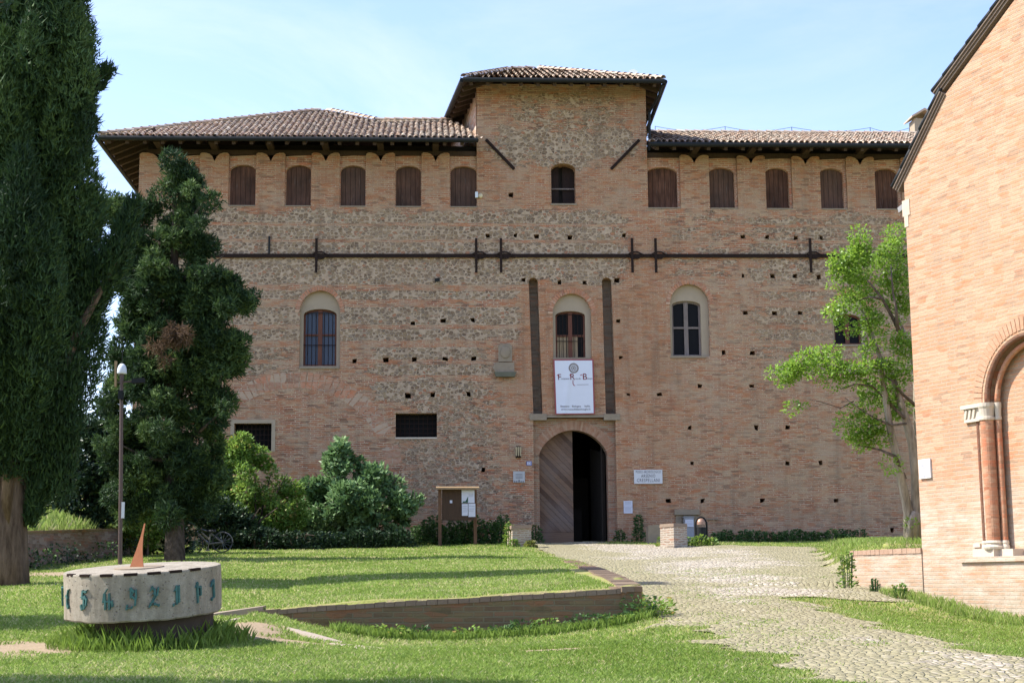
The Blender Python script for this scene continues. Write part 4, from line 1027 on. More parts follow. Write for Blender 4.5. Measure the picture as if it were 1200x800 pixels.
for e, r_, k, mt in ((-.02, .05, .05, M_terra_shade), (-.14, .045, .15, M_terra)):  # outer tube coloured dark for the shading ring inside the arch
    mb = MB(); pts = [cw3(pu_c + (pr_ + e) * math.cos(math.pi * i / 32), pzs + (pzt - pzs + e) * math.sin(math.pi * i / 32), k) for i in range(33)]
    mb.tube(pts, r_, 10); mb.build('archivolt', mt, chapel, smooth=True)
mb = MB(); n = 40
for i in range(n):
    a0, a1 = math.pi * i / n + .007, math.pi * (i + 1) / n - .007
    P = lambda t, e: (pu_c + (pr_ + e) * math.cos(t), pzs + (pzt - pzs + e) * math.sin(t))
    mb.prism([P(a0, .05), P(a0, .26), P(a1, .26), P(a1, .05)], cw3, -.012, .1)
mb.build('arch_ring', simple_brick('arch ring brick', (.48, .25, .14), (.46, .30, .19), (.5, .42, .32), (.55, .42, .3), w=3, h=3), chapel)
mb = MB(); u_s = cpl(1131, 655)[0]; cbox(mb, u_s, 8, -.12, .4, psill - .085, psill - .002); uv_along(mb.build('string_course', M_brick_chapel, chapel))
mb = MB(); cbox(mb, u_s - .0, 8, -.075, .1, gch - 1, psill - .088); uv_along(mb.build('plinth', M_brick_chapel, chapel))
# roof: two stepped rakes with verge tiles
def M_verge_(): return M_wood('verge boards', (.10, .075, .06), (.20, .15, .115), 'X')
M_verge = M_verge_()
def rake(name, u0, u1, zoff, lift):
    m = MB(); a = slope1 if u0 >= sx - .2 else slope0
    def P(u, h, k): n = Vector((0, 0, 1)); z = zoff + a * (u - u0); return Vector(cw3(u - h * math.sin(math.atan(a)), z + h * math.cos(math.atan(a)), k))
    for h0, h1, k0, k1 in ((-.0, .045, -.025, 9), (.045, .09, -.05, 9), (.09, .13, -.075, 9.2)):
        m.hexa([P(u0, h0, k0), P(u1, h0, k0), P(u1, h0, k1), P(u0, h0, k1), P(u0, h1, k0), P(u1, h1, k0), P(u1, h1, k1), P(u0, h1, k1)])
    o = m.build(name, M_verge, chapel)
    t = MB(); L = (P(u1, 0, 0) - P(u0, 0, 0)).length; k = int(L / .36)
    for i in range(k):
        f0, f1 = u0 + (u1 - u0) * i / k, u0 + (u1 - u0) * (i + 1.1) / k
        t.tube([P(f0, .155, -.045), P(f1, .145, -.045)], [.05, .042], 8)
    t.build('verge_tiles', M_gutter, o, smooth=True); return o
sl_lo = cpl(1043.5, 217); sl_up = cpl(1099, 107)
ul = e_lo + (sl_lo[0] - e_lo) * .3
rake('roof', ul, sx + .06, rz(e_lo) + slope0 * (ul - e_lo) - .05, 0)
rake('roof', sl_up[0], APX, sz + slope1 * (sl_up[0] - sx) + .10, 0)
mb = MB()
def PR(u, h, k): return Vector(cw3(u, apz - slope1 * (u - APX) + h, k))
mb.hexa([PR(APX, 0, -.2), PR(2 * APX + .6, 0, -.2), PR(2 * APX + .6, 0, 9), PR(APX, 0, 9), PR(APX, .25, -.2), PR(2 * APX + .6, .25, -.2), PR(2 * APX + .6, .25, 9), PR(APX, .25, 9)]); mb.build('roof', M_verge, chapel)
mb = MB(); a = cpl(1047.5, 246); b = cpl(1059, 236); mb.bar(cw3(a[0], a[1], .15), cw3(b[0], b[1], .15), .12, .1); mb.build('bracket', M_plain('grey lead', (.25, .25, .25), .6), chapel)
mb = MB(); a, b = cpl(1054, 256), cpl(1066, 236); cbox(mb, -.07, b[0], -.012, .4, a[1], b[1] + .05); cbox(mb, -.03, b[0] * .6, -.010, .38, a[1] - .2, a[1]); mb.build('corner_stone', M_plain('limewashed corner', (.52, .42, .32), .9, .2, 5), chapel)
# low wall carrying on from the chapel corner along the raised bed
lw0 = cpl(1081, 641); lw1 = cpl(997, 645.5)
garden = thing('garden_wall', cw3(lw1[0], -.3, 0), 'low brick wall holding the raised bed beside the chapel corner', 'wall')
mb = MB(); zt_ = (lw0[1] + lw1[1]) / 2
cbox(mb, lw1[0], -.004, -.02, .30, -1.2, zt_ - .09)
c = cw3(lw1[0], 0, 0)
pA, pB = Vector(cw3(lw1[0], 0, .02)), Vector(cw3(lw1[0], 0, .02)) + Vector((1.1, 6.5, 0))
uv_along(mb.build('wall', M_brick_chapel, garden))
mb = MB(); L = -lw1[0]; n = int(L / .13)
for i in range(n): cbox(mb, lw1[0] + L * i / n + .004, lw1[0] + L * (i + 1) / n - .004, -.03 - rnd.uniform(0, .008), .31, zt_ - .088, zt_ + rnd.uniform(-.006, .006))
uv_along(mb.build('coping', simple_brick('coping brick', (.46, .22, .13), (.40, .24, .16), (.45, .37, .3), (.5, .38, .28), w=9, h=9), garden))
# ------------------------------------------------------------------ garden walls
def swept_wall(name, line, tops, bots, th, mat, label, cat, capmat=None, side=1):
    o = thing(name, (line[0][0], line[0][1], bots[0]), label, cat)
    P = [Vector((a, b, 0)) for a, b in line]; N = []
    for i in range(len(P)):
        d = (P[min(i + 1, len(P) - 1)] - P[max(i - 1, 0)]).normalized(); N.append(Vector((-d.y, d.x, 0)) * side * th)
    mb = MB(); vs = []; ct = .07
    for p, n, z1, z0 in zip(P, N, tops, bots):
        vs += [(p.x, p.y, z0), (p.x, p.y, z1 - ct), (p.x + n.x, p.y + n.y, z1 - ct), (p.x + n.x, p.y + n.y, z0)]
    k = len(P); fs = [(4 * i + j, 4 * i + (j + 1) % 4, 4 * i + 4 + (j + 1) % 4, 4 * i + 4 + j) for i in range(k - 1) for j in range(4)] + [(0, 1, 2, 3), (4 * k - 1, 4 * k - 2, 4 * k - 3, 4 * k - 4)]
    mb.add(vs, fs); mb.build('wall', mat, o)
    mb = MB()                                      # coping of bricks on edge
    for i in range(k - 1):
        L = (P[i + 1] - P[i]).length; n = max(1, int(L / .115))
        for j in range(n):
            a, b = (j + .02) / n, (j + .98) / n; q = [P[i].lerp(P[i + 1], a), P[i].lerp(P[i + 1], b)]; nn = [N[i].lerp(N[i + 1], a), N[i].lerp(N[i + 1], b)]; zz = [tops[i] + (tops[i + 1] - tops[i]) * t for t in (a, b)]
            e = rnd.uniform(.0, .014); h = rnd.uniform(-.008, .006)
            mb.hexa([(*(q[0] - nn[0] * (.03 + e)).xy, zz[0] - ct + .002), (*(q[1] - nn[1] * (.03 + e)).xy, zz[1] - ct + .002), (*(q[1] + nn[1] * 1.03).xy, zz[1] - ct + .002), (*(q[0] + nn[0] * 1.03).xy, zz[0] - ct + .002),
                     (*(q[0] - nn[0] * (.03 + e)).xy, zz[0] + h), (*(q[1] - nn[1] * (.03 + e)).xy, zz[1] + h), (*(q[1] + nn[1] * 1.03).xy, zz[1] + h), (*(q[0] + nn[0] * 1.03).xy, zz[0] + h)])
    mb.build('coping', capmat or M_brick_mossy_shade, o); return o
tops = [on_y(x, yt, b.y).z for (x, yt, yb), b in zip(wall_px, wall_base)]
bots = [gz(a, b - .1) - .5 for a, b in wall_line]
M_cap = simple_brick('coping of worn brick', (.34, .21, .145), (.27, .19, .135), (.30, .25, .18), (.33, .27, .2), w=9, h=9)
ext = side_line
cx_, cy_ = wall_line[-1]; lines = wall_line[:-1] + [(cx_ - .30, cy_ - .0), (cx_ - .12, cy_ + .07), (cx_ - .01, cy_ + .22), (cx_ + .03, cy_ + .42)] + ext
tops = tops[:-1] + [tops[-1]] * 4; bots = bots[:-1] + [bots[-1]] * 4
for (a, b) in ext: tops.append(max(gz(a - .5, b) + .03, float(plane_z(b)) + .03))
bots += [gz(a + .3, b) - .5 for a, b in ext]
# resample smoothly
swept_wall('retaining_wall', lines, tops, bots, .32, M_brick_mossy_shade, 'curved shade-dark mossy brick retaining wall along the front edge of the lawn', 'wall', simple_brick('shade-dark mossy coping', (.26, .16, .11), (.20, .135, .095), (.22, .18, .13), (.26, .21, .15), w=9, h=9))
lw = left_wall; lt = [on_y(-60, 626, lw[0].y).z, on_y(16, 622.5, lw[1].y).z, on_y(80, 620.5, lw[2].y).z, on_y(152, 618.5, lw[3].y).z]
swept_wall('old_wall', [(p.x, p.y) for p in lw], lt, [p.z - .5 for p in lw], .35, M_old_garden, 'low rough old wall holding back the bank behind the lamp post', 'wall', M_brick_mossy_shade)
# stone kerb and slab at the near left end of the retaining wall
kp = [gp(x, y) for x, y in [(262, 727), (300, 727), (345, 733), (395, 742), (445, 752)]]
def kerb():
    o = MB(); w = .21
    for a, b in zip(kp[:-1], kp[1:]):
        d = (b - a).normalized(); n = Vector((-d.y, d.x, 0)) * w
        q = [a - n, b - n, b + n, a + n]; za = [gz(v.x, v.y) for v in q]
        o.hexa([(v.x, v.y, z - .2) for v, z in zip(q, za)] + [(v.x, v.y, z + .012) for v, z in zip(q, za)])
    return o.build('kerb', M_plain('pale kerb stone', (.36, .30, .23), .9, .2, 4))
tag(kerb(), 'pale sunken stone kerb curving in the grass right of the sundial', 'kerb')
mb = MB(); a, b = gp(238, 722), gp(308, 721); mb.hexa([(a.x, a.y - .0, gz(a.x, a.y) - .1), (b.x, b.y - .05, gz(b.x, b.y) - .1), (b.x, b.y + .45, gz(b.x, b.y) - .1), (a.x, a.y + .45, gz(a.x, a.y) - .1), (a.x, a.y, gz(a.x, a.y) + .03), (b.x, b.y - .05, gz(b.x, b.y) + .05), (b.x, b.y + .45, gz(b.x, b.y) + .06), (a.x, a.y + .45, gz(a.x, a.y) + .05)])
tag(mb.build('stone_slab', M_stone), 'grey stone slab lying in the grass behind the sundial at the wall end', 'slab')
# ------------------------------------------------------------------ millstone sundial
SD = 17.45; scn = on_y(168.0, 692, SD); px_m = F / SD * 1.0
sr = 89.5 / 1800 * (scn.dot(_f)); sh = .505
tl = Matrix.Rotation(R(-2.3), 3, 'Y') @ Matrix.Rotation(R(5.0), 3, 'X')
base_z = gz(scn.x, scn.y)
sund = thing('sundial', (scn.x, scn.y, base_z), 'millstone sundial with verdigris numerals and rusty fin on a low plinth in the grass', 'sundial')
def ms_mat():
    t = NT('pale millstone'); v = t.ob(); vo = t.n('TexVoronoi', Vector=v, Scale=27.).outputs['Distance']
    pit = t.mr(t.ma('ADD', vo, t.mr(t.noise(v, 12, 4), .3, .7, -.1, .3)), .12, .34, 0, 1, True)
    c = t.mix(t.mr(t.noise(v, 7, 6, .7), .3, .7), (.25, .215, .165), (.43, .39, .315)); c = t.mix(t.mr(t.noise(t.scale(v, (5, 5, .7)), 1.6, 4), .47, .66, 0, .7), c, (.19, .165, .12)); c = t.mix(t.mr(t.noise(v, 60, 3, .7), .35, .65, 0, .45), c, (.17, .15, .12))
    c = t.mix(pit, t.mix(.75, c, (.12, .1, .08)), c)
    return t.bsdf(c, .9, pit, .6, .012, .2)
mb = MB(); prof = [(sr * .988, -sh / 2), (sr, -sh / 2 + .015), (sr * 1.002, -.1), (sr * 1.002, .1), (sr, sh / 2 - .012), (sr * .994, sh / 2), (sr * .5, sh / 2 + .006), (.0, sh / 2 + .008)]
n = 96; vs = []; 
for (r_, z) in prof:
    for j in range(n):
        t = 2 * math.pi * j / n; e = 1 + (.006 * math.sin(5 * t + z * 7) + .004 * math.sin(17 * t) if r_ > .8 else 0)
        vs.append(scn + tl @ Vector((r_ * e * math.cos(t), r_ * e * math.sin(t), z + (.004 * math.sin(7 * t) + .003 * math.sin(19 * t + 1) if z < -.15 else 0))))
k = len(prof); mb.add(vs, [(i * n + j, i * n + (j + 1) % n, (i + 1) * n + (j + 1) % n, (i + 1) * n + j) for i in range(k - 1) for j in range(n)] + [tuple(range(n))[::-1]])
M_ms = ms_mat(); mb.build('millstone', M_ms, sund)
mb = MB(); mb.lathe((scn.x + .12, scn.y + .1, 0), [(.66, base_z - .3), (.64, scn.z - sh / 2 + .03)], 28); mb.build('plinth', M_plain('dark plinth', (.07, .055, .045), .95), sund)
def M_verd_(): return M_plain('verdigris', (.05, .135, .125), .65, .6, 16, spec=.3)
M_verd = M_verd_()
def glyph(strokes, ang, name='numeral'):
    mb = MB(); w, h = .118, .185; nib = (.02, .014)
    def S(a, b, k):                                # a,b in metres on the rim, k outwards
        t = R(-90) + ang + a / sr; rr = sr + .004 + k
        return scn + tl @ Vector((rr * math.cos(t), rr * math.sin(t), b))
    for st in strokes:
        for p, q in zip(st[:-1], st[1:]):
            P = ((p[0] - .5) * w, (p[1] - .5) * h + .005); Q = ((q[0] - .5) * w, (q[1] - .5) * h + .005)
            poly = [(P[0] - nib[0] / 2, P[1] - nib[1] / 2), (P[0] + nib[0] / 2, P[1] + nib[1] / 2), (Q[0] + nib[0] / 2, Q[1] + nib[1] / 2), (Q[0] - nib[0] / 2, Q[1] - nib[1] / 2)]
            mb.prism(poly, S, 0, .022)
            mb.prism([(Q[0] - nib[0] / 2, Q[1] - .018), (Q[0] + nib[0] / 2, Q[1] - .008), (Q[0] + nib[0] / 2, Q[1] + .018), (Q[0] - nib[0] / 2, Q[1] + .008)], S, 0, .021)
    mb.build(name, M_verd, sund)
G = {'7': [[(.1, .85), (.3, 1), (.8, .9), (.5, .4), (.45, 0)]],
     '6': [[(.95, 1.0), (.62, .88), (.4, .6), (.36, .15), (.55, -.05)], [(.1, .62), (.5, .5)], [(.36, .45), (.36, .05), (.6, .0)]],
     '5': [[(.95, 1), (.75, .9), (.35, .92), (.3, .55)], [(.1, .6), (.6, .62), (.8, .45), (.72, .15), (.5, -.02), (.2, -.08), (.1, .1)], [(.5, .6), (.45, .1)]],
     '4': [[(.55, 1.05), (.25, .75), (.15, .35), (.95, .32), (1.0, .1)], [(.32, .75), (.32, -.05)], [(.72, .8), (.72, -.05)]],
     '3': [[(.25, .9), (.45, 1.02), (.7, .85), (.5, .6), (.85, .4), (.8, .1), (.5, -.04), (.05, -.1), (.1, .05)], [(.45, .95), (.45, .55)], [(.9, .95), (.9, .55)]],
     '2': [[(.15, .8), (.3, 1.02), (.55, .85), (.55, .6), (.15, .1), (.05, -.04), (.5, .08), (.85, -.02)], [(.85, 1), (.75, .6), (.35, .2)], [(.15, .55), (.5, .7)]],
     '1': [[(.3, .7), (.5, .95), (.5, .05), (.2, -.08)], [(.72, 1), (.72, .1), (.5, 0)]],
     '12': [[(.25, .8), (.42, 1), (.42, -.05)], [(.45, .8), (.8, .75), (.8, .35), (.45, .25)]],
     '11': [[(.35, .8), (.55, 1), (.6, .1), (.2, -.05)], [(.1, .7), (.3, .9)]]}
for key, px in (('7', 78.5), ('6', 91.5), ('5', 115.5), ('4', 144), ('3', 172), ('2', 197), ('1', 220), ('12', 241.5), ('11', 255.5)):
    glyph(G[key], math.asin(max(-.985, min(.985, (px - 168.5) / 92.5))))
for px in (94, 115.5, 143, 171.5, 197.5, 220.5, 240.5):
    a = math.asin((px - 168.5) / 92.5) + R(-90); mb = MB()
    def S(q, b, k): t = a + q / sr; rr = sr + k; return scn + tl @ Vector((rr * math.cos(t), rr * math.sin(t), b))
    mb.prism([(-.07, sh / 2 - .02), (.07, sh / 2 - .02), (.07, sh / 2 + .008), (-.07, sh / 2 + .008)], S, -.035, .010); mb.build('hour_mark', M_iron, sund)
mb = MB(); tc = scn + tl @ Vector((-.03, -.05, sh / 2 + .004)); mb.lathe(tc, [(.27, 0), (.27, .014), (.0, .016)], 32, tl); mb.build('dial_plate', M_stone, sund)
M_rust = M_plain('rusty steel', (.34, .13, .06), .75, .25, 12)
mb = MB(); g0 = tc + Vector((-.02, 0, .014)); pts = [(-.09, 0), (.075, 0), (.062, .1), (.056, .2), (.06, .33), (.082, .475), (.068, .475), (.03, .33), (-.02, .18)]
mb.prism(pts, lambda a, z, k: g0 + Vector((a, k - a * .5, z)), -.012, .012); mb.build('gnomon', M_rust, sund)
# ------------------------------------------------------------------ lamp and camera post
lp = gp(141.2, 662.5); LPY = lp.y
def lpx(px, py): return on_y(px, py, LPY)
lamp = thing('lamp_post', lp, 'slim brown post with white dome camera and floodlight in front of the conifer', 'lamp post')
M_pole = M_plain('brown painted steel', (.085, .055, .045), .5, .12, 3, spec=.4); M_whitepl = M_plain('white plastic', (.62, .66, .70), .4, .05, 3, spec=.4)
p0, p1 = lpx(141, 662), lpx(142.5, 446); mb = MB(); mb.tube([p0 - Vector((0, 0, .3)), p0.lerp(p1, .5), p1], [.055, .048, .042], 12); mb.bar(lpx(138, 448), lpx(157, 446.5), .035); mb.tube([p1, p1 + Vector((0, 0, .2))], .05, 10); mb.build('pole', M_pole, lamp, smooth=False)
c = lpx(142.7, 438); mb = MB(); mb.lathe(c, [(.115, 0), (.12, .02), (.115, .12), (.09, .2), (.05, .245), (0, .26)], 20); mb.build('camera_dome', M_whitepl, lamp, smooth=True)
mb = MB(); mb.tube([c + Vector((0, 0, .25)), c + Vector((0, 0, .6))], .008, 6); mb.build('aerial', M_gutter, lamp)
a, b = lpx(155, 449.5), lpx(169.5, 443); mb = MB(); mb.hexa([(a.x, LPY - .1, a.z), (b.x, LPY - .1, a.z + .02), (b.x, LPY + .1, a.z + .02), (a.x, LPY + .1, a.z), (a.x, LPY - .1, b.z - .02), (b.x, LPY - .1, b.z), (b.x, LPY + .1, b.z), (a.x, LPY + .1, b.z - .02)]); mb.build('floodlight', M_gutter, lamp)
a, b = lpx(135.5, 453), lpx(135.8, 423); mb = MB(); mb.bar(a, b, .05, .1); mb.build('antenna_panel', M_plain('tan panel', (.30, .21, .11), .7), lamp)
a, b = lpx(139, 468), lpx(145, 458); mb = MB(); mb.box(a.x, b.x, LPY - .1, LPY - .03, a.z, b.z); mb.tube([lpx(140, 456), lpx(146, 461) - Vector((0, .08, 0)), lpx(145, 468) - Vector((0, .08, 0)), lpx(141, 470)], .012, 6); mb.build('junction_box', M_gutter, lamp)
a, b = lpx(142.6, 607), lpx(146.8, 588); mb = MB(); mb.box(a.x, b.x, LPY - .075, LPY - .055, a.z, b.z); tag(mb.build('notice', M_whitepl), 'small white notice fixed on the brown lamp post', 'notice')
# ------------------------------------------------------------------ notice board
NB = gp(516, 639); NY = NB.y
def nx3(px, py, d=0): v = on_y(px, py, NY); return Vector((v.x, NY + d + (px - 516) * .012, v.z))
board = thing('notice_board', NB, 'brown timber notice board on two posts against the castle wall', 'notice board')
a0, a1 = nx3(515.5, 640), nx3(557.5, 637)
for a, x in ((a0, 516.0), (a1, 557.5)):
    t_ = nx3(x, 571.5); mb = MB(); mb.box(a.x - .055, a.x + .055, a.y - .05, a.y + .05, a.z - .3, t_.z); mb.build('post', M_post, board)
mb = MB(); p, q = nx3(518, 609.5), nx3(556, 573); mb.box(p.x, q.x, NY - .01, NY + .03, p.z, q.z); mb.build('panel', M_wood('dark board', (.05, .03, .02), (.09, .055, .033)), board)
mb = MB(); p, q = nx3(511, 571.5), nx3(561.5, 571.5); mb.hexa([(p.x, NY - .28, p.z - .06), (q.x, NY - .18, p.z - .06), (q.x, NY + .3, p.z - .02), (p.x, NY + .2, p.z - .02), (p.x, NY - .28, p.z), (q.x, NY - .18, p.z), (q.x, NY + .3, p.z + .06), (p.x, NY + .2, p.z + .06)]); mb.build('roof', M_wood('pale roof board', (.26, .17, .09), (.36, .25, .14), 'X'), board)
M_paper = M_plain('paper', (.60, .62, .70), .8, .05, 3); M_ink = M_plain('grey ink', (.10, .10, .12), .8); M_ink_l = M_plain('pale ink', (.32, .32, .38), .8); M_red = M_plain('red ink', (.30, .02, .04), .7); M_green = M_plain('dark green print', (.03, .09, .06), .7)
def sheet(name, x0, x1, y0, y1, yoff, lines, label, cat='poster', mat=None, extra=None):
    p, q = on_y(x0, y1, yoff), on_y(x1, y0, yoff); mb = MB(); mb.box(p.x, q.x, yoff - .012, yoff, p.z, q.z)
    mb2 = MB(); W = q.x - p.x; Hh = q.z - p.z
    for (fy, l, r_) in lines: mb2.box(p.x + W * l, p.x + W * r_, yoff - .016, yoff - .0125, p.z + Hh * fy - Hh * .012, p.z + Hh * fy + Hh * .012)
    o = mb.build(name, mat or M_paper); tag(o, label, cat)
    if lines: mb2.build('print', M_ink_l, o)
    if extra: extra(o, p, q, yoff)
    return o
ys_ = NY - .02
def sail(o, p, q, y):
    m = MB(); W, Hh = q.x - p.x, q.z - p.z; m.prism([(p.x + .08 * W, p.z + .02 * Hh), (p.x + .5 * W, p.z + .02 * Hh), (p.x + .5 * W, p.z + .5 * Hh), (p.x + .3 * W, p.z + .13 * Hh), (p.x + .08 * W, p.z + .12 * Hh)], lambda a, z, k: (a, y - .014 + k, z), -.003, 0); m.build('print', M_green, o)
sheet('poster', 541, 556, 573.8, 589, ys_, [(.7, .55, .9), (.6, .55, .9), (.5, .55, .88)], 'upper white poster with dark triangle on the notice board', extra=sail)
sheet('paper_sheet', 541.3, 548.3, 590, 604, ys_, [(.8, .1, .9), (.65, .1, .8), (.5, .1, .9), (.35, .1, .85)], 'lower left white sheet on the notice board', 'paper')
sheet('paper_sheet', 549, 557, 589.6, 605.3, ys_ - .004, [(.8, .1, .9), (.6, .1, .9), (.45, .1, .7)], 'lower right white sheet on the notice board', 'paper')
sheet('paper_sheet', 527.2, 530, 585.8, 589.2, ys_, [], 'tiny white note on the left half of the notice board', 'paper')
mb = MB(); p = nx3(523.5, 587, -.03); mb.prism([(p.x - .06, p.z + .04), (p.x - .01, p.z - .07), (p.x + .05, p.z - .05), (p.x + .02, p.z + .03), (p.x + .05, p.z + .08)], lambda a, z, k: (a, p.y + k, z), -.015, .015); tag(mb.build('leaflet', M_red), 'small dark red leaflet on the left half of the notice board', 'leaflet')
# ------------------------------------------------------------------ stub pillars at the gate
def stub(px0, px1, py0, py1, dep, mat, label, skew=.1):
    g = gp((px0 + px1) / 2, py1); Y0 = g.y; p, q = on_y(px0, py1, Y0), on_y(px1, py0, Y0)
    o = thing('stub_pillar', (p.x, Y0, g.z), label, 'pillar'); mb = MB(); zt = q.z; e = .02
    mb.hexa([(p.x, Y0, g.z - .4), (q.x, Y0 - skew, g.z - .4), (q.x + .05, Y0 + dep, g.z - .4), (p.x - .1, Y0 + dep, g.z - .4), (p.x + e, Y0, zt - .12), (q.x - e, Y0 - skew, zt - .10), (q.x, Y0 + dep, zt - .1), (p.x - .1, Y0 + dep, zt - .12)]); mb.build('body', mat, o)
    mb = MB(); mb.hexa([(p.x - e, Y0 - .03, zt - .118), (q.x + e, Y0 - skew - .03, zt - .098), (q.x + .03, Y0 + dep, zt - .098), (p.x - .12, Y0 + dep, zt - .118), (p.x - .01, Y0 - .02, zt), (q.x - .02, Y0 - skew - .02, zt + .01), (q.x, Y0 + dep, zt + .01), (p.x - .1, Y0 + dep, zt - .01)]); mb.build('coping', M_cap, o); return o
M_stub = simple_brick('rough stub brick', (.33, .21, .145), (.23, .175, .135), (.42, .37, .295), (.43, .385, .31), w=.26, h=.072, ms=.022, palef=.85, wob=.09)
stub(600, 623, 615, 641.5, .9, M_stub, 'worn low brick stub pillar left of the gate, weeds at its foot', .0)
g = gp(790, 641.5); Yc = g.y; A = on_y(773.5, 639, Yc + .5); B = on_y(790, 641, Yc); Ct = on_y(806, 640, Yc + .35); zt = on_y(790, 613, Yc).z
o = thing('stub_pillar', B, 'worn low brick stub pillar right of the gate beside the bin', 'pillar'); mb = MB()
D_ = Vector((A.x + Ct.x - B.x, Yc + 1.0, 0)); base = [Vector((A.x, A.y, 0)), Vector((B.x, B.y, 0)), Vector((Ct.x, Ct.y, 0)), Vector((D_.x, D_.y, 0))]; cen = sum(base, Vector()) / 4
mb.hexa([(*v.xy, g.z - .4) for v in base] + [(*(v.lerp(cen, .03)).xy, zt - .11 + .01 * i) for i, v in enumerate(base)]); mb.build('body', M_stub, o)
mb = MB(); mb.hexa([(*(v.lerp(cen, -.02)).xy, zt - .108 + .01 * i) for i, v in enumerate(base)] + [(*(v.lerp(cen, .02)).xy, zt + .004 * i) for i, v in enumerate(base)]); mb.build('coping', M_cap, o)
g = gp(765, 637); p, q = on_y(758.5, 638, g.y + .5), on_y(773, 614, g.y + .5); mb = MB(); mb.prism([(p.x, p.z - .3), (q.x + .2, p.z - .3), (q.x + .2, q.z - .03), (q.x - .1, q.z), (p.x + .05, q.z - .05)], lambda a, z, k: (a, g.y + .5 + k, z), 0, .5); tag(mb.build('stone_block', M_stone), 'upright grey stone block in the shade behind the right stub pillar', 'stone')
# ------------------------------------------------------------------ litter bin, grey box with notice
g = gp(822, 637.5); BYn = g.y; p, q = on_y(815, 637, BYn), on_y(828.5, 605.5, BYn); cx, r_ = (p.x + q.x) / 2, (q.x - p.x) / 2 * .82; hz_ = q.z - p.z
binn = thing('litter_bin', (cx, BYn, g.z), 'dark metal litter bin with domed hood standing by the wall', 'bin')
mb = MB(); mb.lathe((cx, BYn, p.z), [(r_ * .9, .05), (r_, .12), (r_, hz_ * .62), (r_ * .96, hz_ * .62)], 20); mb.build('body', M_gutter, binn)
mb = MB(); mb.tube([(cx - r_ * 1.12, BYn, p.z - .1), (cx - r_ * 1.12, BYn, p.z + hz_ * .7)] + [(cx + r_ * 1.12 * math.cos(math.pi - math.pi * i / 10), BYn, p.z + hz_ * .7 + math.sin(math.pi * i / 10) * hz_ * .3) for i in range(1, 10)] + [(cx + r_ * 1.12, BYn, p.z + hz_ * .7), (cx + r_ * 1.12, BYn, p.z - .1)], .03, 8); mb.build('frame', M_gutter, binn)
mb = MB(); mb.lathe((cx, BYn, p.z + hz_ * .72), [(r_ * .9, 0), (r_ * .85, .09), (r_ * .6, .17), (0, .22)], 20); mb.build('hood', M_plain('coppery hood', (.33, .2, .14), .45, .2, 5, metal=.3), binn)
g = gp(807.5, 632); p, q = on_y(802.5, 627.5, FY - .35), on_y(813, 607.5, FY - .35)
gb_ = thing('utility_box', (p.x, FY - .35, p.z), 'pale grey utility box behind the stub pillar at the wall', 'box'); mb = MB(); mb.box(p.x, q.x, FY - .35, FY - .1, p.z - .4, q.z + .05); mb.build('cabinet', M_plain('pale grey metal', (.30, .31, .33), .6), gb_)
mb = MB(); mb.box(p.x - .02, q.x + .02, FY - .37, FY - .08, q.z + .051, q.z + .085); mb.build('lid', M_plain('pale grey lid', (.26, .27, .29), .6), gb_)
sheet('notice', 803.2, 812.6, 608.5, 617, FY - .36, [(.8, .2, .8), (.55, .1, .9), (.35, .1, .9)], 'white printed notice stuck on the grey utility box', 'notice')
# ------------------------------------------------------------------ signs, plaques, banner on the front
def front3(off): return lambda a, z, k=0: (a, FY - off - k, z)
p, q = on_y(743.3, 566.5, FY - .05), on_y(776, 550, FY - .05)
sg = thing('museum_sign', (p.x, FY - .05, p.z), 'white marble museum sign reading Arsenio Crespellani right of the gate', 'sign')
mb = MB(); mb.box(p.x, q.x, FY - .06, FY - .002, p.z, q.z); mb.build('slab', M_plain('white marble', (.60, .61, .63), .5, .08, 3), sg)
mb = MB(); cx = (p.x + q.x) / 2; W = q.x - p.x; Hh = q.z - p.z
for s, f, size, wd_ in (('MUSEO ARCHEOLOGICO', .76, .13, .88), ('ARSENIO', .45, .16, .50), ('CRESPELLANI', .13, .17, .80)): add_text(mb, s, size, front3(.062), cx, p.z + Hh * f, W * wd_)
mb.build('lettering', M_ink, sg)
sheet('notice', 731, 741, 586.5, 601.2, FY - .02, [(.52, .0, 1.)] + [(f, .12, .85) for f in (.9, .8, .7, .4, .3, .2)], 'white paper notice on bricks right of the gate opening', 'notice')
p, q = on_y(601.5, 565, FY - .04), on_y(615, 552, FY - .04)
pq = thing('plaque', (p.x, FY - .04, p.z), 'small pale square stone plaque left of the gate under the house number', 'plaque'); mb = MB(); mb.box(p.x, q.x, FY - .04, FY - .002, p.z, q.z); mb.build('slab', M_plain('pale plaque', (.42, .43, .43), .5), pq)
mb = MB(); W, Hh = q.x - p.x, q.z - p.z
for f in (.75, .62, .5, .38): mb.box(p.x + W * .2, p.x + W * .8, FY - .043, FY - .0405, p.z + Hh * f - .006, p.z + Hh * f + .006)
for x_ in (.12, .3, .5, .68, .85): mb.box(p.x + W * (x_ - .05), p.x + W * (x_ + .05), FY - .043, FY - .0405, p.z + .01, p.z + (.09 if x_ == .5 else .05))
mb.build('lettering', M_ink, pq)
p, q = on_y(617, 545.2, FY - .03), on_y(623.2, 540.2, FY - .03); ht = thing('house_number', (p.x, FY - .03, p.z), 'little blue and white house number tile left of the gate', 'sign')
mb = MB(); mb.box(p.x, q.x, FY - .03, FY - .002, p.z, q.z); mb.build('tile', M_plain('blue enamel', (.10, .12, .32), .4), ht)
mb = MB(); mb.box(p.x + .025, q.x - .025, FY - .034, FY - .0305, p.z + .022, q.z - .022); mb.build('field', M_paper, ht); mb = MB(); add_text(mb, '13', .12, front3(.036), (p.x + q.x) / 2, p.z + .035); mb.build('lettering', M_plain('blue ink', (.05, .06, .22), .6), ht)
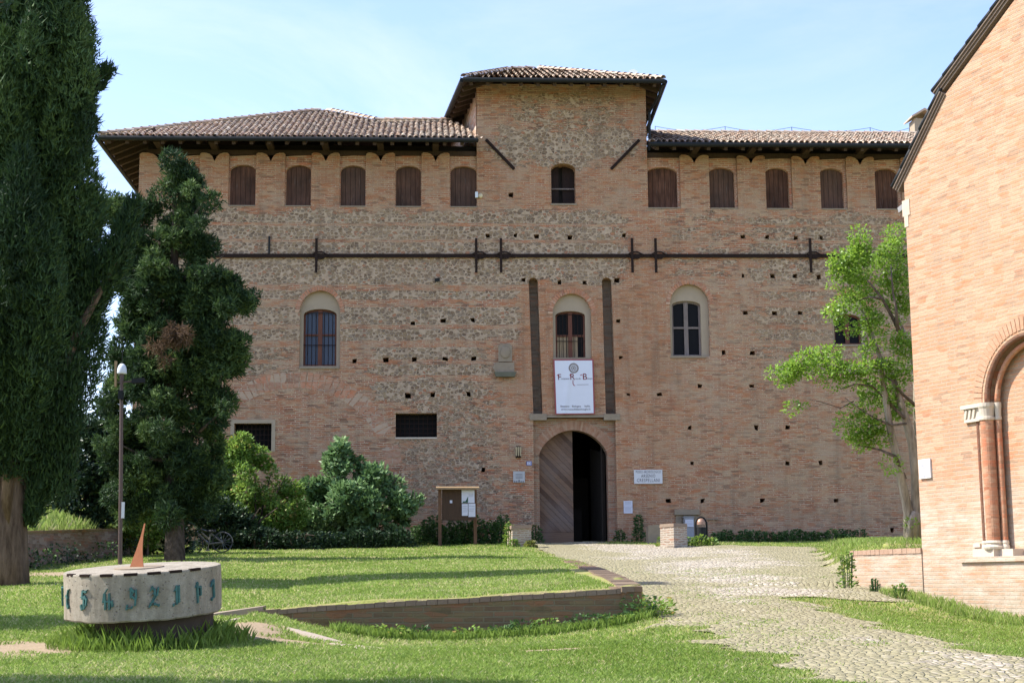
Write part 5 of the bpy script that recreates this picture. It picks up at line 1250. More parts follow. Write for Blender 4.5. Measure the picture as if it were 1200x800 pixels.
# wall lantern: three little bars under a cap
p, q = on_y(603.5, 534, FY - .15), on_y(611.5, 522.5, FY - .15); lt_ = thing('wall_lantern', ((p.x + q.x) / 2, FY, q.z), 'small old iron lantern fixed on the wall left of the gate', 'lantern')
mb = MB()
for i in range(3): xx = p.x + (q.x - p.x) * (.2 + .3 * i); mb.hexa([(xx - .02, FY - .16, p.z), (xx + .02, FY - .16, p.z), (xx + .02, FY - .12, p.z), (xx - .02, FY - .12, p.z), (xx - .03, FY - .2, q.z - .03), (xx + .03, FY - .2, q.z - .03), (xx + .03, FY - .14, q.z - .03), (xx - .03, FY - .14, q.z - .03)])
mb.build('bars', M_plain('pale lantern glass', (.40, .33, .21), .6), lt_); mb = MB(); mb.box(p.x + .04, q.x - .04, FY - .2, FY - .003, q.z - .028, q.z - .0); mb.box(p.x + .03, q.x - .03, FY - .12, FY - .003, p.z - .05, q.z - .03); mb.build('bracket', M_iron, lt_)
# banner hung under the middle window
P4 = [on_y(*c, FY - .10) for c in ((648.2, 420.8), (695.5, 420.6), (697.2, 485), (650.6, 485.6))]     # tl tr br bl
ban_ = thing('banner', (P4[0].x, FY - .1, P4[3].z), 'white hanging banner with red border and seal below the middle window', 'banner')
def bq(a, b, k=0):                                 # a 0..1 across, b 0..1 upwards on the cloth
    t = P4[0].lerp(P4[1], a); s = P4[3].lerp(P4[2], a); v = s.lerp(t, b)
    w_ = .02 * math.sin(a * 7 + b * 3) * (1 - b) + .05 * math.exp(-((a - .22 - .25 * b) / .07) ** 2) * .6
    return Vector((v.x, FY - .10 - w_ - k, v.z))
def cloth(n, a0, a1, b0, b1, k):
    N = n; vs = [bq(a0 + (a1 - a0) * i / N, b0 + (b1 - b0) * j / N, k) for j in range(N + 1) for i in range(N + 1)]
    return vs, [(j * (N + 1) + i, j * (N + 1) + i + 1, (j + 1) * (N + 1) + i + 1, (j + 1) * (N + 1) + i) for j in range(N) for i in range(N)]
mb = MB(); mb.add(*cloth(24, 0, 1, 0, 1, 0)); mb.build('border', M_plain('dull red cloth', (.30, .08, .085), .8), ban_, smooth=True)
mb = MB(); mb.add(*cloth(24, .035, .965, .018, .975, .008)); mb.build('cloth', M_plain('white cloth', (.66, .69, .76), .8, .04, 3), ban_, smooth=True)
W, Hh = P4[1].x - P4[0].x, P4[0].z - P4[3].z
def b3(a, z, k=0): return bq(a / W, z / Hh, .014)
def btext(mb, s, x, z, size, width=None, align='CENTER', shear=0): add_text(mb, s, size, b3, W * x, Hh * z, W * width if width else None, align, shear)
def stroke(mb, pts, w=.012):
    for p_, q_ in zip(pts[:-1], pts[1:]):
        d = Vector((q_[0] - p_[0], q_[1] - p_[1])).normalized(); n_ = Vector((-d.y, d.x)) * w
        mb.add([b3(W * 0 + p_[0] + n_.x, p_[1] + n_.y), b3(p_[0] - n_.x, p_[1] - n_.y), b3(q_[0] - n_.x, q_[1] - n_.y), b3(q_[0] + n_.x, q_[1] + n_.y)], [(0, 1, 2, 3)])
for s, x, sz, x2 in (('F', .14, .30, .10), ('R', .46, .32, .41), ('B', .77, .32, .68)):
    mb = MB(); btext(mb, s, x, .625, sz); stroke(mb, [(W * (x2 + .03), Hh * .70), (W * x2, Hh * .72), (W * (x2 - .02), Hh * .70)], .01)
    if s == 'R': stroke(mb, [(W * .475, Hh * .62), (W * .47, Hh * .56), (W * .49, Hh * .525), (W * .525, Hh * .52)], .012)
    mb.build('initial', M_red, ban_)
mb = MB(); btext(mb, 'ondazione', .28, .632, .085, .2); btext(mb, 'occa dei', .60, .632, .085, .13); btext(mb, 'entivoglio', .885, .632, .075, .15)
btext(mb, 'Bazzano', .25, .13, .10, .22); btext(mb, 'Bologna', .54, .13, .10, .22); btext(mb, 'Italia', .81, .13, .10, .13); btext(mb, 'www.roccadeibentivoglio.it', .52, .075, .10, .74)
stroke(mb, [(W * .56, Hh * .535), (W * .86, Hh * .535)], .006)
mb.build('lettering', M_plain('brown grey ink', (.16, .13, .14), .8), ban_)
mb = MB(); c_ = (W * .5, Hh * .835); rr = W * .115
def circ(r, w, n=40, a0=0, a1=2 * math.pi): stroke(mb, [(c_[0] + r * math.cos(a0 + (a1 - a0) * i / n), c_[1] + r * math.sin(a0 + (a1 - a0) * i / n)) for i in range(n + 1)], w)
circ(rr, .016); circ(rr * .8, .008); circ(rr * .52, .012)
for i in range(24): a = i * math.pi / 12; stroke(mb, [(c_[0] + rr * .82 * math.cos(a), c_[1] + rr * .82 * math.sin(a)), (c_[0] + rr * .98 * math.cos(a + .1), c_[1] + rr * .98 * math.sin(a + .1))], .008)
for i in range(6): a = i * math.pi / 3; stroke(mb, [(c_[0], c_[1]), (c_[0] + rr * .5 * math.cos(a), c_[1] + rr * .5 * math.sin(a))], .010)
mb.build('emblem', M_plain('warm grey ink', (.22, .19, .18), .8), ban_)
# small floodlights and boxes on the castle wall
def flood(px, py, label):
    p = on_y(px, py, FY - .14); o = thing('spotlight', (p.x, FY, p.z), label, 'spotlight'); mb = MB(); mb.hexa([(p.x - .09, FY - .22, p.z - .08), (p.x + .09, FY - .22, p.z - .05), (p.x + .09, FY - .10, p.z - .02), (p.x - .09, FY - .10, p.z - .05), (p.x - .09, FY - .24, p.z + .05), (p.x + .09, FY - .24, p.z + .08), (p.x + .09, FY - .12, p.z + .09), (p.x - .09, FY - .12, p.z + .06)]); mb.build('housing', M_gutter, o)
    mb = MB(); mb.bar((p.x, FY - .12, p.z), (p.x, FY - .003, p.z - .02), .03); mb.build('bracket', M_iron, o)
flood(512.5, 328.5, 'small dark floodlight on rubble below the tie bar, left of the slits')
p = on_y(558.5, 228.5, FY - .1); o = thing('wall_light', (p.x, FY, p.z), 'tiny white light and cream siren at the last left shutter', 'light'); mb = MB(); mb.box(p.x - .05, p.x + .05, FY - .14, FY - .003, p.z - .1, p.z + .11); mb.build('housing', M_whitepl, o)
mb = MB(); mb.lathe((p.x + .14, FY - .003, p.z - .01), [(.085, 0), (.085, .05), (.04, .08), (0, .085)], 14, Matrix(((1, 0, 0), (0, 0, -1), (0, 1, 0)))); mb.build('siren', M_plain('cream plastic', (.6, .52, .34), .5), o)
p, q = on_plane(1079.3, 561, CP0, cn), on_plane(1091.3, 537, CP0, cn); ua, ub = (p - CC).dot(wd), (q - CC).dot(wd)
pl_ = thing('plaque', cw3(ua, p.z, 0), 'white upright plaque on the sunlit chapel wall near its corner', 'plaque'); mb = MB(); cbox(mb, ua, ub, -.035, -.002, p.z, q.z); mb.build('slab', M_plain('white enamel', (.62, .62, .62), .5, .04), pl_)
mb = MB(); hh = q.z - p.z; cbox(mb, ua + (ub - ua) * .44, ua + (ub - ua) * .56, -.039, -.0355, p.z + .02, p.z + hh * .16)
for f in (.88, .72, .66, .6, .54, .48, .42): cbox(mb, ua + (ub - ua) * .2, ua + (ub - ua) * .8, -.038, -.0355, p.z + hh * f - .004, p.z + hh * f + .004)
mb.build('print', M_ink_l, pl_)
# satellite dish on the tower roof, bicycle under the bushes
mb = MB(); p = on_y(742, 90, FY + 1.); o = thing('dish_aerial', p, 'tiny pale dish aerial behind the tower roof edge', 'aerial'); mb.lathe(p + Vector((0, 0, .1)), [(.0, 0), (.1, .02), (.16, .07), (.17, .075)], 14, Matrix.Rotation(R(70), 3, 'X')); mb.build('dish', M_whitepl, o); mb = MB(); mb.bar(p - Vector((0, 0, .4)), p + Vector((0, 0, .1)), .03); mb.build('mast', M_gutter, o)
bk = gp(262, 647.5); bY = bk.y
def B3(px, py, d=0): return on_y(px, py, bY + d)
bike = thing('bicycle', bk, 'old pale framed bicycle leaning in the bushes by the conifer', 'bicycle')
M_bk = M_plain('pale bike paint', (.2, .19, .16), .4, .1, 5, spec=.5); M_tyre = M_plain('tyre rubber', (.06, .063, .07), .7); M_chrome = M_plain('chrome', (.25, .26, .28), .3, .1, 5, metal=.8)
def wheel(cx, cy, rp):
    c = B3(cx, cy); r_ = (B3(cx + rp, cy) - c).length; m = MB()
    m.tube([c + Vector((r_ * math.cos(2 * math.pi * i / 28), .02 * math.sin(i), r_ * math.sin(2 * math.pi * i / 28))) for i in range(29)], .02, 6, False); wh = m.build('wheel', M_tyre, bike)
    m = MB()
    for i in range(14): a = math.pi * 2 * i / 14; m.tube([c, c + Vector((r_ * math.cos(a), 0, r_ * math.sin(a)))], .004, 4)
    m.build('spokes', M_chrome, wh)
    m = MB(); m.tube([c - Vector((0, .05, 0)), c + Vector((0, .05, 0))], .03, 8); m.build('hub', M_chrome, wh)
wheel(260.5, 635, 11.5); wheel(226, 637.5, 11.5)
mb = MB(); rear, bb, seat, head, fr = B3(260.5, 635), B3(244.5, 637), B3(247, 624.5), B3(231, 623.5), B3(226, 637.5)
for a, b in ((rear, bb), (rear, seat), (bb, seat), (bb, head), (Vector(bb) + Vector((0, .05, .14)), head + Vector((.02, .05, .08))), (head, fr)): mb.tube([a, b], .026, 7)
mb.build('frame', M_bk, bike)
mb = MB(); s = B3(247, 622); mb.hexa([s + Vector(v) for v in [(-.12, -.05, -.02), (.14, -.08, -.02), (.14, .08, -.02), (-.12, .05, -.02), (-.13, -.02, .03), (.14, -.07, .05), (.14, .07, .05), (-.13, .02, .03)]]); mb.build('saddle', M_tyre, bike)
mb = MB(); h = B3(231, 621.5); mb.tube([head, h, h + Vector((.1, -.25, .05)), h + Vector((.25, -.27, 0))], .015, 6); mb.tube([h, h + Vector((.1, .2, .05)), h + Vector((.25, .22, 0))], .015, 6); mb.build('handlebar', M_chrome, bike)
mb = MB(); mb.tube([bb, B3(243.5, 644)], .015, 6); mb.tube([bb, B3(242, 633)], .015, 6); q = B3(243.8, 644.5); mb.box(q.x - .06, q.x + .06, q.y - .08, q.y + .02, q.z - .02, q.z + .02); mb.build('crank', M_chrome, bike)
mb = MB(); c = rear; r_ = (B3(272.6, 635) - c).length; mb.tube([c + Vector((r_ * math.cos(R(a)), 0, r_ * math.sin(R(a)))) for a in range(0, 120, 10)], .018, 6); mb.build('mudguard', M_bk, bike)
# ------------------------------------------------------------------ vegetation
def unit(v): return v / np.maximum(np.linalg.norm(v, axis=1, keepdims=True), 1e-9)
def leaves(name, C, D, length, width, mat, parent=None, tone=None, fold=.25, jl=.35, nrm=None):
    """one diamond leaf at each centre C along direction D"""
    n = len(C); D = unit(D); rv = unit(nr.normal(size=(n, 3))) if nrm is None else unit(nrm + .45 * nr.normal(size=(n, 3)))
    S = unit(np.cross(D, rv)); N = np.cross(D, S)
    L = (length * (1 + jl * nr.uniform(-1, 1, n)))[:, None]; Wd = (width * (1 + jl * nr.uniform(-1, 1, n)))[:, None]
    a = C - D * L * .5; b = C + S * Wd * .5 + N * Wd * fold - D * L * .05; c = C + D * L * .5; d = C - S * Wd * .5 + N * Wd * fold - D * L * .05
    co = np.stack([a, b, c, d], 1).reshape(-1, 3)
    if tone is None: tone = nr.uniform(0, 1, n)
    return fast_mesh(name, co, 4, mat, parent, np.clip(tone, 0, 1))
def sprays(name, C, D, length, width, mat, parent, tone, k=5, spread=.5):
    """feathery conifer sprays: k narrow triangles fanning from each centre"""
    n = len(C); D = unit(D)
    C2 = np.repeat(C, k, 0); D2 = unit(np.repeat(D, k, 0) + spread * nr.normal(size=(n * k, 3)))
    S = unit(np.cross(D2, nr.normal(size=(n * k, 3))))
    length = np.repeat(length, k) if np.ndim(length) else length
    L = (length * nr.uniform(.6, 1.3, n * k))[:, None]; Wd = (width * nr.uniform(.7, 1.3, n * k))[:, None]
    C2 = C2 + .25 * L * nr.normal(size=(n * k, 3))
    co = np.stack([C2 - S * Wd * .5, C2 + S * Wd * .5, C2 + D2 * L], 1).reshape(-1, 3)
    t = np.repeat(tone, k) + .16 * nr.normal(size=n * k)
    return fast_mesh(name, co, 3, mat, parent, np.clip(t, 0, 1))
M_bark = None
def bark(name, c0, c1):
    t = NT(name); v = t.ob(); nz = t.noise(t.scale(v, (9, 9, 1.6)), 1., 6, .7)
    return t.bsdf(t.mix(t.mr(nz, .35, .65), c0, c1), .95, nz, .9, .05, .1)
M_bark_cyp = bark('cypress bark', (.055, .038, .027), (.17, .125, .09)); M_bark_con = bark('conifer bark', (.045, .035, .026), (.12, .095, .075)); M_bark_pale = bark('pale smooth bark', (.20, .165, .12), (.46, .40, .31))
L_cyp = M_leaf('cypress foliage', [(0, (.018, .040, .016)), (.5, (.034, .072, .025)), (.85, (.052, .10, .034)), (1, (.075, .13, .04))], .15, .6, .2)
L_con = M_leaf('conifer foliage', [(0, (.020, .044, .018)), (.45, (.042, .082, .028)), (.8, (.082, .138, .042)), (1, (.125, .19, .055))], .25, .6, .2)
L_brown = M_leaf('dead conifer foliage', [(0, (.06, .04, .025)), (1, (.14, .09, .055))], .2, .8, .1)
L_bush = M_leaf('bright bush leaves', [(0, (.09, .18, .03)), (.6, (.17, .29, .055)), (.9, (.25, .38, .09)), (1, (.34, .22, .07))], .35, .5, .25)
L_laurel = M_leaf('glossy shrub leaves', [(0, (.08, .155, .055)), (.6, (.155, .265, .10)), (1, (.25, .37, .17))], .25, .45, .3)
L_ivy = M_leaf('dark ivy leaves', [(0, (.016, .036, .016)), (.7, (.03, .062, .026)), (1, (.06, .10, .05))], .1, .5, .25)
L_ivy2 = M_leaf('variegated ivy leaves with painted glints', [(0, (.014, .032, .014)), (.6, (.026, .055, .024)), (.85, (.05, .085, .04)), (1, (.22, .29, .18))], .1, .4, .35)  # palest tone paints glints among the light variegated leaves
L_fresh = M_leaf('fresh green leaves', [(0, (.13, .25, .025)), (.5, (.20, .36, .04)), (1, (.30, .46, .07))], .5, .4, .4)
L_nettle = M_leaf('weed leaves', [(0, (.035, .085, .025)), (.6, (.06, .13, .035)), (1, (.11, .19, .05))], .3, .5, .3)
# ---- cypress: many upright plumes round a fluted trunk
def cypress(base, height, rad, nplume, label, bottom=1.4, seed=1, dens=1., group=None, leanx=0., lowbulge=None):
    global nr
    nr = np.random.default_rng(seed); rr = random.Random(seed)
    o = thing('cypress_tree', base, label, 'tree', group)
    mb = MB(); pts = [Vector((base.x + leanx * z * .01 + .06 * math.sin(z * .6), base.y + .05 * math.cos(z), base.z - .4 + z)) for z in np.linspace(0, height * .8, 14)]
    mb.tube(pts, [.34 * (1 - i / 15) + (.14 if i == 0 else .05 if i == 1 else 0) for i in range(14)], 22, True, lambda t, i: 1 + .13 * math.sin(5 * t + i * .4) + .07 * math.sin(11 * t - i * .6))
    for a, h0 in ((.2, .6), (1.9, .9), (3.6, .5), (5.0, 1.1)):     # limbs splitting from the trunk
        mb.tube([Vector((base.x + .16 * math.cos(a), base.y + .16 * math.sin(a), base.z + h0)), Vector((base.x + .34 * math.cos(a), base.y + .34 * math.sin(a), base.z + h0 + 1.1)), Vector((base.x + .6 * math.cos(a), base.y + .6 * math.sin(a), base.z + h0 + 3.)), Vector((base.x + .8 * math.cos(a), base.y + .8 * math.sin(a), base.z + h0 + 5.5))], [.13, .12, .09, .03], 8)
    mb.build('trunk', M_bark_cyp, o, smooth=True)
    prof = lambda f: rad * (np.interp(f, [0, .06, .25, .5, .75, 1], [.55, .82, 1.0, .95, .66, .06]))
    C, D, T = [], [], []
    ph_seen = []
    for i in range(nplume):
        f0 = rr.uniform(0, .80) ** 1.15; a = rr.uniform(0, 2 * math.pi)
        z0 = bottom + f0 * (height - bottom); L = rr.uniform(.17, .38) * (height - bottom) * (1 - .45 * f0); R1 = float(prof(min(1, f0 + .12))) * rr.uniform(.5, 1.16)
        wid = L * rr.uniform(.07, .125); m = int(640 * dens * L * wid * 1.9)
        t = nr.uniform(0, 1, m) ** .9
        ax = R1 * (.45 + .55 * np.minimum(1, t * 1.7)) - .25 * R1 * np.clip(t - .6, 0, 1)
        zz = z0 + t * L; r_ = wid * np.sin(np.pi * np.clip(t * .86 + .12, 0, 1)) ** .75; th = nr.uniform(0, 2 * np.pi, m); q = np.sqrt(nr.uniform(.35, 1, m)); q *= 1 + .18 * np.sin(th * 3 + t * 14 + i)
        cx = np.cos(a) * ax + r_ * q * np.cos(th); cy = np.sin(a) * ax + r_ * q * np.sin(th)
        C.append(np.stack([cx, cy, zz], 1)); dd = np.stack([.45 * np.cos(th) + .1 * math.cos(a), .45 * np.sin(th) + .1 * math.sin(a), np.full(m, 1.0)], 1); D.append(dd)
        T.append(np.full(m, rr.uniform(.05, .9)) + .25 * (t - .3))
    m = int(9000 * dens); f = nr.uniform(0, .9, m); th = nr.uniform(0, 2 * np.pi, m); q = .5 * prof(f) * np.sqrt(nr.uniform(0, 1, m)); C.append(np.stack([q * np.cos(th), q * np.sin(th), bottom + .3 + f * (height - bottom)], 1)); D.append(np.stack([np.cos(th), np.sin(th), np.full(m, .8)], 1)); T.append(nr.uniform(.1, .6, m))
    C = np.concatenate(C); D = np.concatenate(D); T = np.concatenate(T)
    D += .22 * nr.normal(size=D.shape)
    C[:, 0] += leanx * C[:, 2] * .01
    C += np.array(base)
    C += .035 * nr.normal(size=C.shape); T = T + .12 * nr.normal(size=len(T)) + .10 * np.sin(C[:, 2] * 5 + C[:, 0] * 4)
    sprays('crown', C, D, .15 * (.65 + .7 * nr.uniform(0, 1, len(C)) ** 2), .03, L_cyp, o, T, 5, .5)
    return o, C
cb = gp(4, 686)
cy, _ = cypress(cb, 15.5, 1.42, 100, 'huge dark cypress with fluted trunk at the left edge of the lawn', 1.9, 3, 1.0)
# an outward-leaning limb on its right, sticking out over the conifer, and a torn stub higher up
def limb(parent, pts, rads, n, mat, size=.15, k=5):
    P = [on_y(x, y, Yd) for x, y, Yd in pts]; C = []; D = []
    ts = nr.uniform(0, len(P) - 1.001, n); 
    A = np.array([list(p) for p in P]); i = ts.astype(int); f = (ts - i)[:, None]
    c = A[i] * (1 - f) + A[i + 1] * f; d = unit(A[i + 1] - A[i]); r_ = np.interp(ts, range(len(P)), rads)[:, None]
    off = unit(nr.normal(size=(n, 3))); q = nr.uniform(.4, 1, (n, 1)) ** .6
    return c + off * r_ * q, d + .5 * off
cd_ = cb.y
sets = [limb(None, [(70, 410, cd_ + .3), (108, 350, cd_ + .2), (136, 300, cd_), (158, 235, cd_)], [.3, .34, .32, .10], 1500, None), limb(None, [(88, 140, cd_), (108, 100, cd_), (128, 80, cd_)], [.28, .2, .1], 330, None), limb(None, [(72, 580, cd_), (78, 500, cd_), (84, 400, cd_), (98, 300, cd_)], [.25, .32, .3, .15], 1200, None), limb(None, [(95, 165, cd_), (102, 140, cd_), (104, 115, cd_)], [.16, .12, .05], 120, None),
        limb(None, [(34, 612, cd_), (50, 565, cd_), (62, 505, cd_), (70, 440, cd_)], [.10, .28, .42, .4], 1500, None)]
C = np.concatenate([s[0] for s in sets]); D = np.concatenate([s[1] for s in sets])
sprays('limb_foliage', C, D + np.array([0, 0, .5]), .15, .034, L_cyp, cy, nr.uniform(.15, .55, len(C)), 5, .4)
mb = MB(); mb.tube([on_y(75, 180, cd_), on_y(100, 112, cd_), on_y(129, 78, cd_)], [.08, .06, .04], 7); mb.build('limb', M_bark_cyp, cy)
mb = MB(); mb.tube([on_y(40, 520, cd_), on_y(90, 390, cd_), on_y(140, 300, cd_)], [.14, .1, .04], 7); mb.build('limb', M_bark_cyp, cy)
# two more cypresses stand to the left of the view: their shadows cross the lawn
c2, _ = cypress(Vector((-9.2, 13.3, gz(-9.2, 13.3))), 13.5, 1.35, 90, 'cypress outside the left edge nearest the camera', 1.2, 5, .45, 'cypresses left of the view')
c3, _ = cypress(Vector((-11.6, 21.0, gz(-11.6, 21.0))), 9.2, 1.5, 70, 'cypress outside the left edge behind the nearest one', 1.0, 6, .45, 'cypresses left of the view')
# ---- shapes given by an outline at a distance, filled to a rounded depth
def fill(outline, Yc, n, depthk=1., edge=.0, seed=0):
    g = np.random.default_rng(seed); P = np.array(outline, float); lo, hi = P.min(0), P.max(0); out = []
    A = P; B = np.roll(P, -1, 0)
    while len(out) < n:
        q = g.uniform(lo, hi)
        if not inpoly(q[0], q[1], outline): continue
        ab = B - A; t = np.clip(((q - A) * ab).sum(1) / (ab ** 2).sum(1), 0, 1); dist = np.sqrt((((A + ab * t[:, None]) - q) ** 2).sum(1)).min()
        if dist < edge: continue
        dz = dist * Yc / F * depthk
        # keep mostly the shell of the volume
        s = g.choice([-1, 1]) * abs(g.normal(.75, .35)); out.append((q[0], q[1], Yc + np.clip(s, -1.1, 1.1) * dz, dist))
    return out
def clump_tree(parent, part, clumps, Yc, rad, nleaf, mat, length, width, kind='spray', flat=.6, up=.2, k=4, spread=.6, seed=2, tonef=None):
    g = np.random.default_rng(seed); C = []; D = []; T = []; NN = []; LL = []
    for (x, y, Yd, dist) in clumps:
        c = np.array(on_y(x, y, Yd)); r_ = rad * g.uniform(.6, 1.25); m = max(6, int(nleaf * (r_ / rad) ** 2))
        off = unit(g.normal(size=(m, 3))); q = g.uniform(.25, 1, (m, 1)) ** .5; off = off * q * r_ * np.array([1, 1, flat])
        C.append(c + off); outw = off / r_; NN.append(outw * .5 + np.array([-.25, -.1, .9])); D.append(outw + np.array([0, 0, up]) + .3 * g.normal(size=(m, 3)))
        T.append(np.full(m, g.uniform(.05, .9)) + .15 * g.normal(size=m)); LL.append(np.full(m, length * g.uniform(.6, 1.45)))
    C = np.concatenate(C); D = np.concatenate(D); T = np.concatenate(T)
    if kind == 'spray': return sprays(part, C, D, np.concatenate(LL), width, mat, parent, T, k, spread)
    return leaves(part, C, D, length, width, mat, parent, T, nrm=np.concatenate(NN))
# ---- the ragged conifer
kb = gp(205, 656); kY = kb.y
con = thing('conifer_tree', kb, 'ragged dark conifer with drooping tufts in front of the castle corner', 'tree')
mb = MB(); P = [gp(205, 658) - Vector((0, 0, .3))] + [on_y(x, y, kY) for x, y in [(205, 600), (203, 520), (200, 440), (204, 340), (205, 250), (204, 195)]]
mb.tube(P, [.28, .21, .2, .18, .13, .07, .02], 14, True, lambda t, i: 1 + .1 * math.sin(4 * t + i) + .06 * math.sin(9 * t)); mb.build('trunk', M_bark_con, con, smooth=True)
branches = [((203, 520), (265, 478)), ((202, 470), (150, 430)), ((200, 440), (285, 395)), ((201, 400), (300, 345)), ((203, 360), (135, 330)), ((204, 330), (262, 300)), ((204, 290), (145, 245)), ((205, 270), (240, 235)), ((203, 540), (140, 520)), ((203, 560), (240, 560))]
mb = MB()
for i, (a, b) in enumerate(branches):
    dy = [-.9, .6, -.5, .2, .8, -.7, .3, -.3, -.6, .5][i]; A = on_y(*a, kY); B = on_y(*b, kY + dy); M_ = A.lerp(B, .5) + Vector((0, 0, -.15)); mb = MB(); mb.tube([A, M_, B], [.08, .05, .015], 6); mb.build('branch', M_bark_con, con)
o1 = [(205, 190), (220, 202), (228, 212), (226, 224), (247, 232), (236, 262), (243, 290), (232, 318), (222, 345), (228, 400), (238, 440), (266, 478), (258, 500), (262, 560), (246, 600), (200, 606), (150, 606), (128, 580), (118, 520), (124, 470), (132, 420), (142, 380), (138, 330), (150, 290), (148, 262), (166, 240), (182, 238), (192, 212)]
o2 = [(222, 345), (240, 320), (262, 316), (276, 324), (303, 344), (298, 358), (272, 360), (262, 374), (282, 392), (292, 402), (284, 430), (262, 440), (270, 470), (240, 470), (228, 420)]
o1 = [(203 + (x - 203) * .95, y) for x, y in o1]; o2 = [(x - 9 if x > 250 else x, y + 2) for x, y in o2]
o3 = [(110, 250), (122, 232), (140, 234), (158, 246), (150, 262), (130, 262)]
cl = fill(o1, kY, 330, .9, 1, 1) + fill(o2, kY - .5, 80, .8, 1, 2) + fill(o3, kY, 9, .8, 1, 3)
cl += [(x + rnd.uniform(-4, 4), y + rnd.uniform(-4, 4), kY + rnd.uniform(-1.2, .4), 3) for x, y in o1[:24] + o2]
clump_tree(con, 'crown', cl, kY, .29, 115, L_con, .135, .046, 'spray', .95, .35, 4, .7, 4)
dead = fill([(200, 385), (212, 375), (225, 390), (222, 415), (205, 412), (188, 425), (182, 432), (178, 408)], kY - 1.9, 9, .3, 0, 5)
clump_tree(con, 'dead_foliage', dead, kY, .2, 38, L_brown, .15, .03, 'spray', .8, -.5, 4, .6, 5)
# ---- shrubs along the castle foot
def shrub(name, outline, Yc, n, rad, nleaf, mat, ln, wd, label, group=None, seed=1, depthk=1., base=None, kind='leaf', flat=.8, stems=5):
    xs_ = [p[0] for p in outline]; bxp = (min(xs_) + max(xs_)) / 2 if base is None else base
    b = on_y(bxp, 640, Yc); b.z = gz(b.x, b.y); o = thing(name, b, label, 'shrub', group); mb = MB(); rr = random.Random(seed)
    ytop = min(p[1] for p in outline)
    for i in range(stems):
        tx = min(xs_) + (max(xs_) - min(xs_)) * (i + .7) / (stems + .4); t_ = on_y(tx, ytop + (640 - ytop) * .35, Yc + rr.uniform(-.3, .3)); mid = b.lerp(t_, .5) + Vector((0, 0, .25)); s = b + Vector((rr.uniform(-.2, .2), rr.uniform(-.2, .2), -.1)); mb.tube([s, mid, t_], [.045, .03, .012], 6)
    mb.build('stems', M_bark_con, o)
    clump_tree(o, 'foliage', fill(outline, Yc, n, depthk, 0, seed), Yc, rad, nleaf, mat, ln, wd, kind, flat, .15, 3, .6, seed); return o
shrub('laurel_shrub', [(402, 508), (412, 528), (430, 540), (448, 545), (462, 562), (478, 572), (487, 590), (480, 605), (474, 628), (440, 636), (400, 640), (372, 634), (355, 620), (352, 590), (358, 568), (378, 560), (388, 545), (394, 525)], 51.2, 130, .36, 110, L_laurel, .20, .11, 'big rounded glossy leaved shrub in front of the blocked arch', seed=11)
shrub('light_shrub', [(287, 508), (293, 520), (312, 535), (322, 550), (338, 560), (348, 575), (350, 600), (348, 625), (330, 640), (285, 642), (255, 630), (248, 590), (252, 550), (262, 525), (276, 522)], 49.8, 150, .38, 170, L_bush, .12, .07, 'bright green leafy bush between conifer and laurel', seed=12)
shrub('dark_shrub', [(245, 570), (270, 590), (290, 610), (330, 625), (340, 644), (290, 647), (235, 645), (228, 600)], 48.6, 70, .38, 110, L_ivy, .13, .08, 'very dark shrub behind the bicycle', seed=13, depthk=.5)
for k_, (xa_, xb_) in enumerate(((282, 330), (322, 376))): shrub('dark_shrub', [(xa_, 626), (xa_ + 20, 620), (xb_, 626), (xb_ + 6, 648), (xa_ - 6, 649)], 48.2, 26, .28, 90, L_ivy, .12, .075, ('low dark ground shrub right of the bicycle', 'low dark ground shrub left of the big glossy shrub')[k_], seed=31 + k_, depthk=.6, stems=3)
shrub('dark_shrub', [(118, 470), (150, 480), (200, 520), (245, 560), (240, 640), (180, 646), (150, 640), (140, 560), (100, 500)], 45.4, 120, .45, 110, L_ivy, .14, .09, 'dark thicket behind the conifer trunk', seed=14, depthk=.6)
shrub('ivy_shrub', [(88, 490), (110, 488), (132, 505), (140, 560), (136, 612), (110, 622), (66, 622), (62, 590), (76, 540)], 43.8, 130, .34, 110, L_ivy2, .13, .10, 'ivy covered bush on the bank behind the old wall', seed=15, depthk=.8)
shrub('bank_bush', [(30, 575), (50, 560), (62, 570), (70, 600), (68, 622), (30, 624), (0, 620), (-30, 610), (-30, 560), (0, 560)], 44.5, 70, .45, 110, L_fresh, .13, .07, 'fresh green bush on the bank right of the cypress trunk', seed=16, depthk=.8)
shrub('bank_bush', [(142, 585), (165, 572), (190, 590), (196, 620), (185, 644), (150, 640), (142, 620)], 44.2, 60, .3, 100, L_bush, .1, .06, 'leafy bush with pale tips behind the lamp post', seed=17, depthk=.8)
# weeds: clumps of stems with leaves, each a plant
def weed(x, y, h, w, mat, label, n=260, cat='weed', group=None, Yd=None, ln=.10, name='weed_clump'):
    b = gp(x, y) if Yd is None else on_y(x, y, Yd); b.z = gz(b.x, b.y); o = thing(name, b, label, cat, group)
    t = nr.uniform(.05, 1, n); a = nr.uniform(0, 2 * np.pi, n); rr = w * np.sqrt(nr.uniform(0, 1, n)) * (1 - .45 * t)
    C = np.stack([rr * np.cos(a), rr * np.sin(a) * .7, t * h * (1 - .3 * rr / w)], 1) + np.array(b); D = np.stack([np.cos(a), np.sin(a), nr.uniform(-.3, .9, n)], 1)
    leaves('foliage', C, D, ln, ln * .5, mat, o, nr.uniform(0, 1, n)); mb = MB()
    for i in range(7): aa = i * .9; mb.tube([b + Vector((.3 * w * math.cos(aa), .3 * w * math.sin(aa), -.05)), b + Vector((.5 * w * math.cos(aa), .5 * w * math.sin(aa), h * .8))], .008, 4)
    mb.build('stems', L_nettle, o); return o
wg = 'shaded weeds along the castle foot'
wl_ = 'dark green weed clump in the shade along the foot of the castle wall'
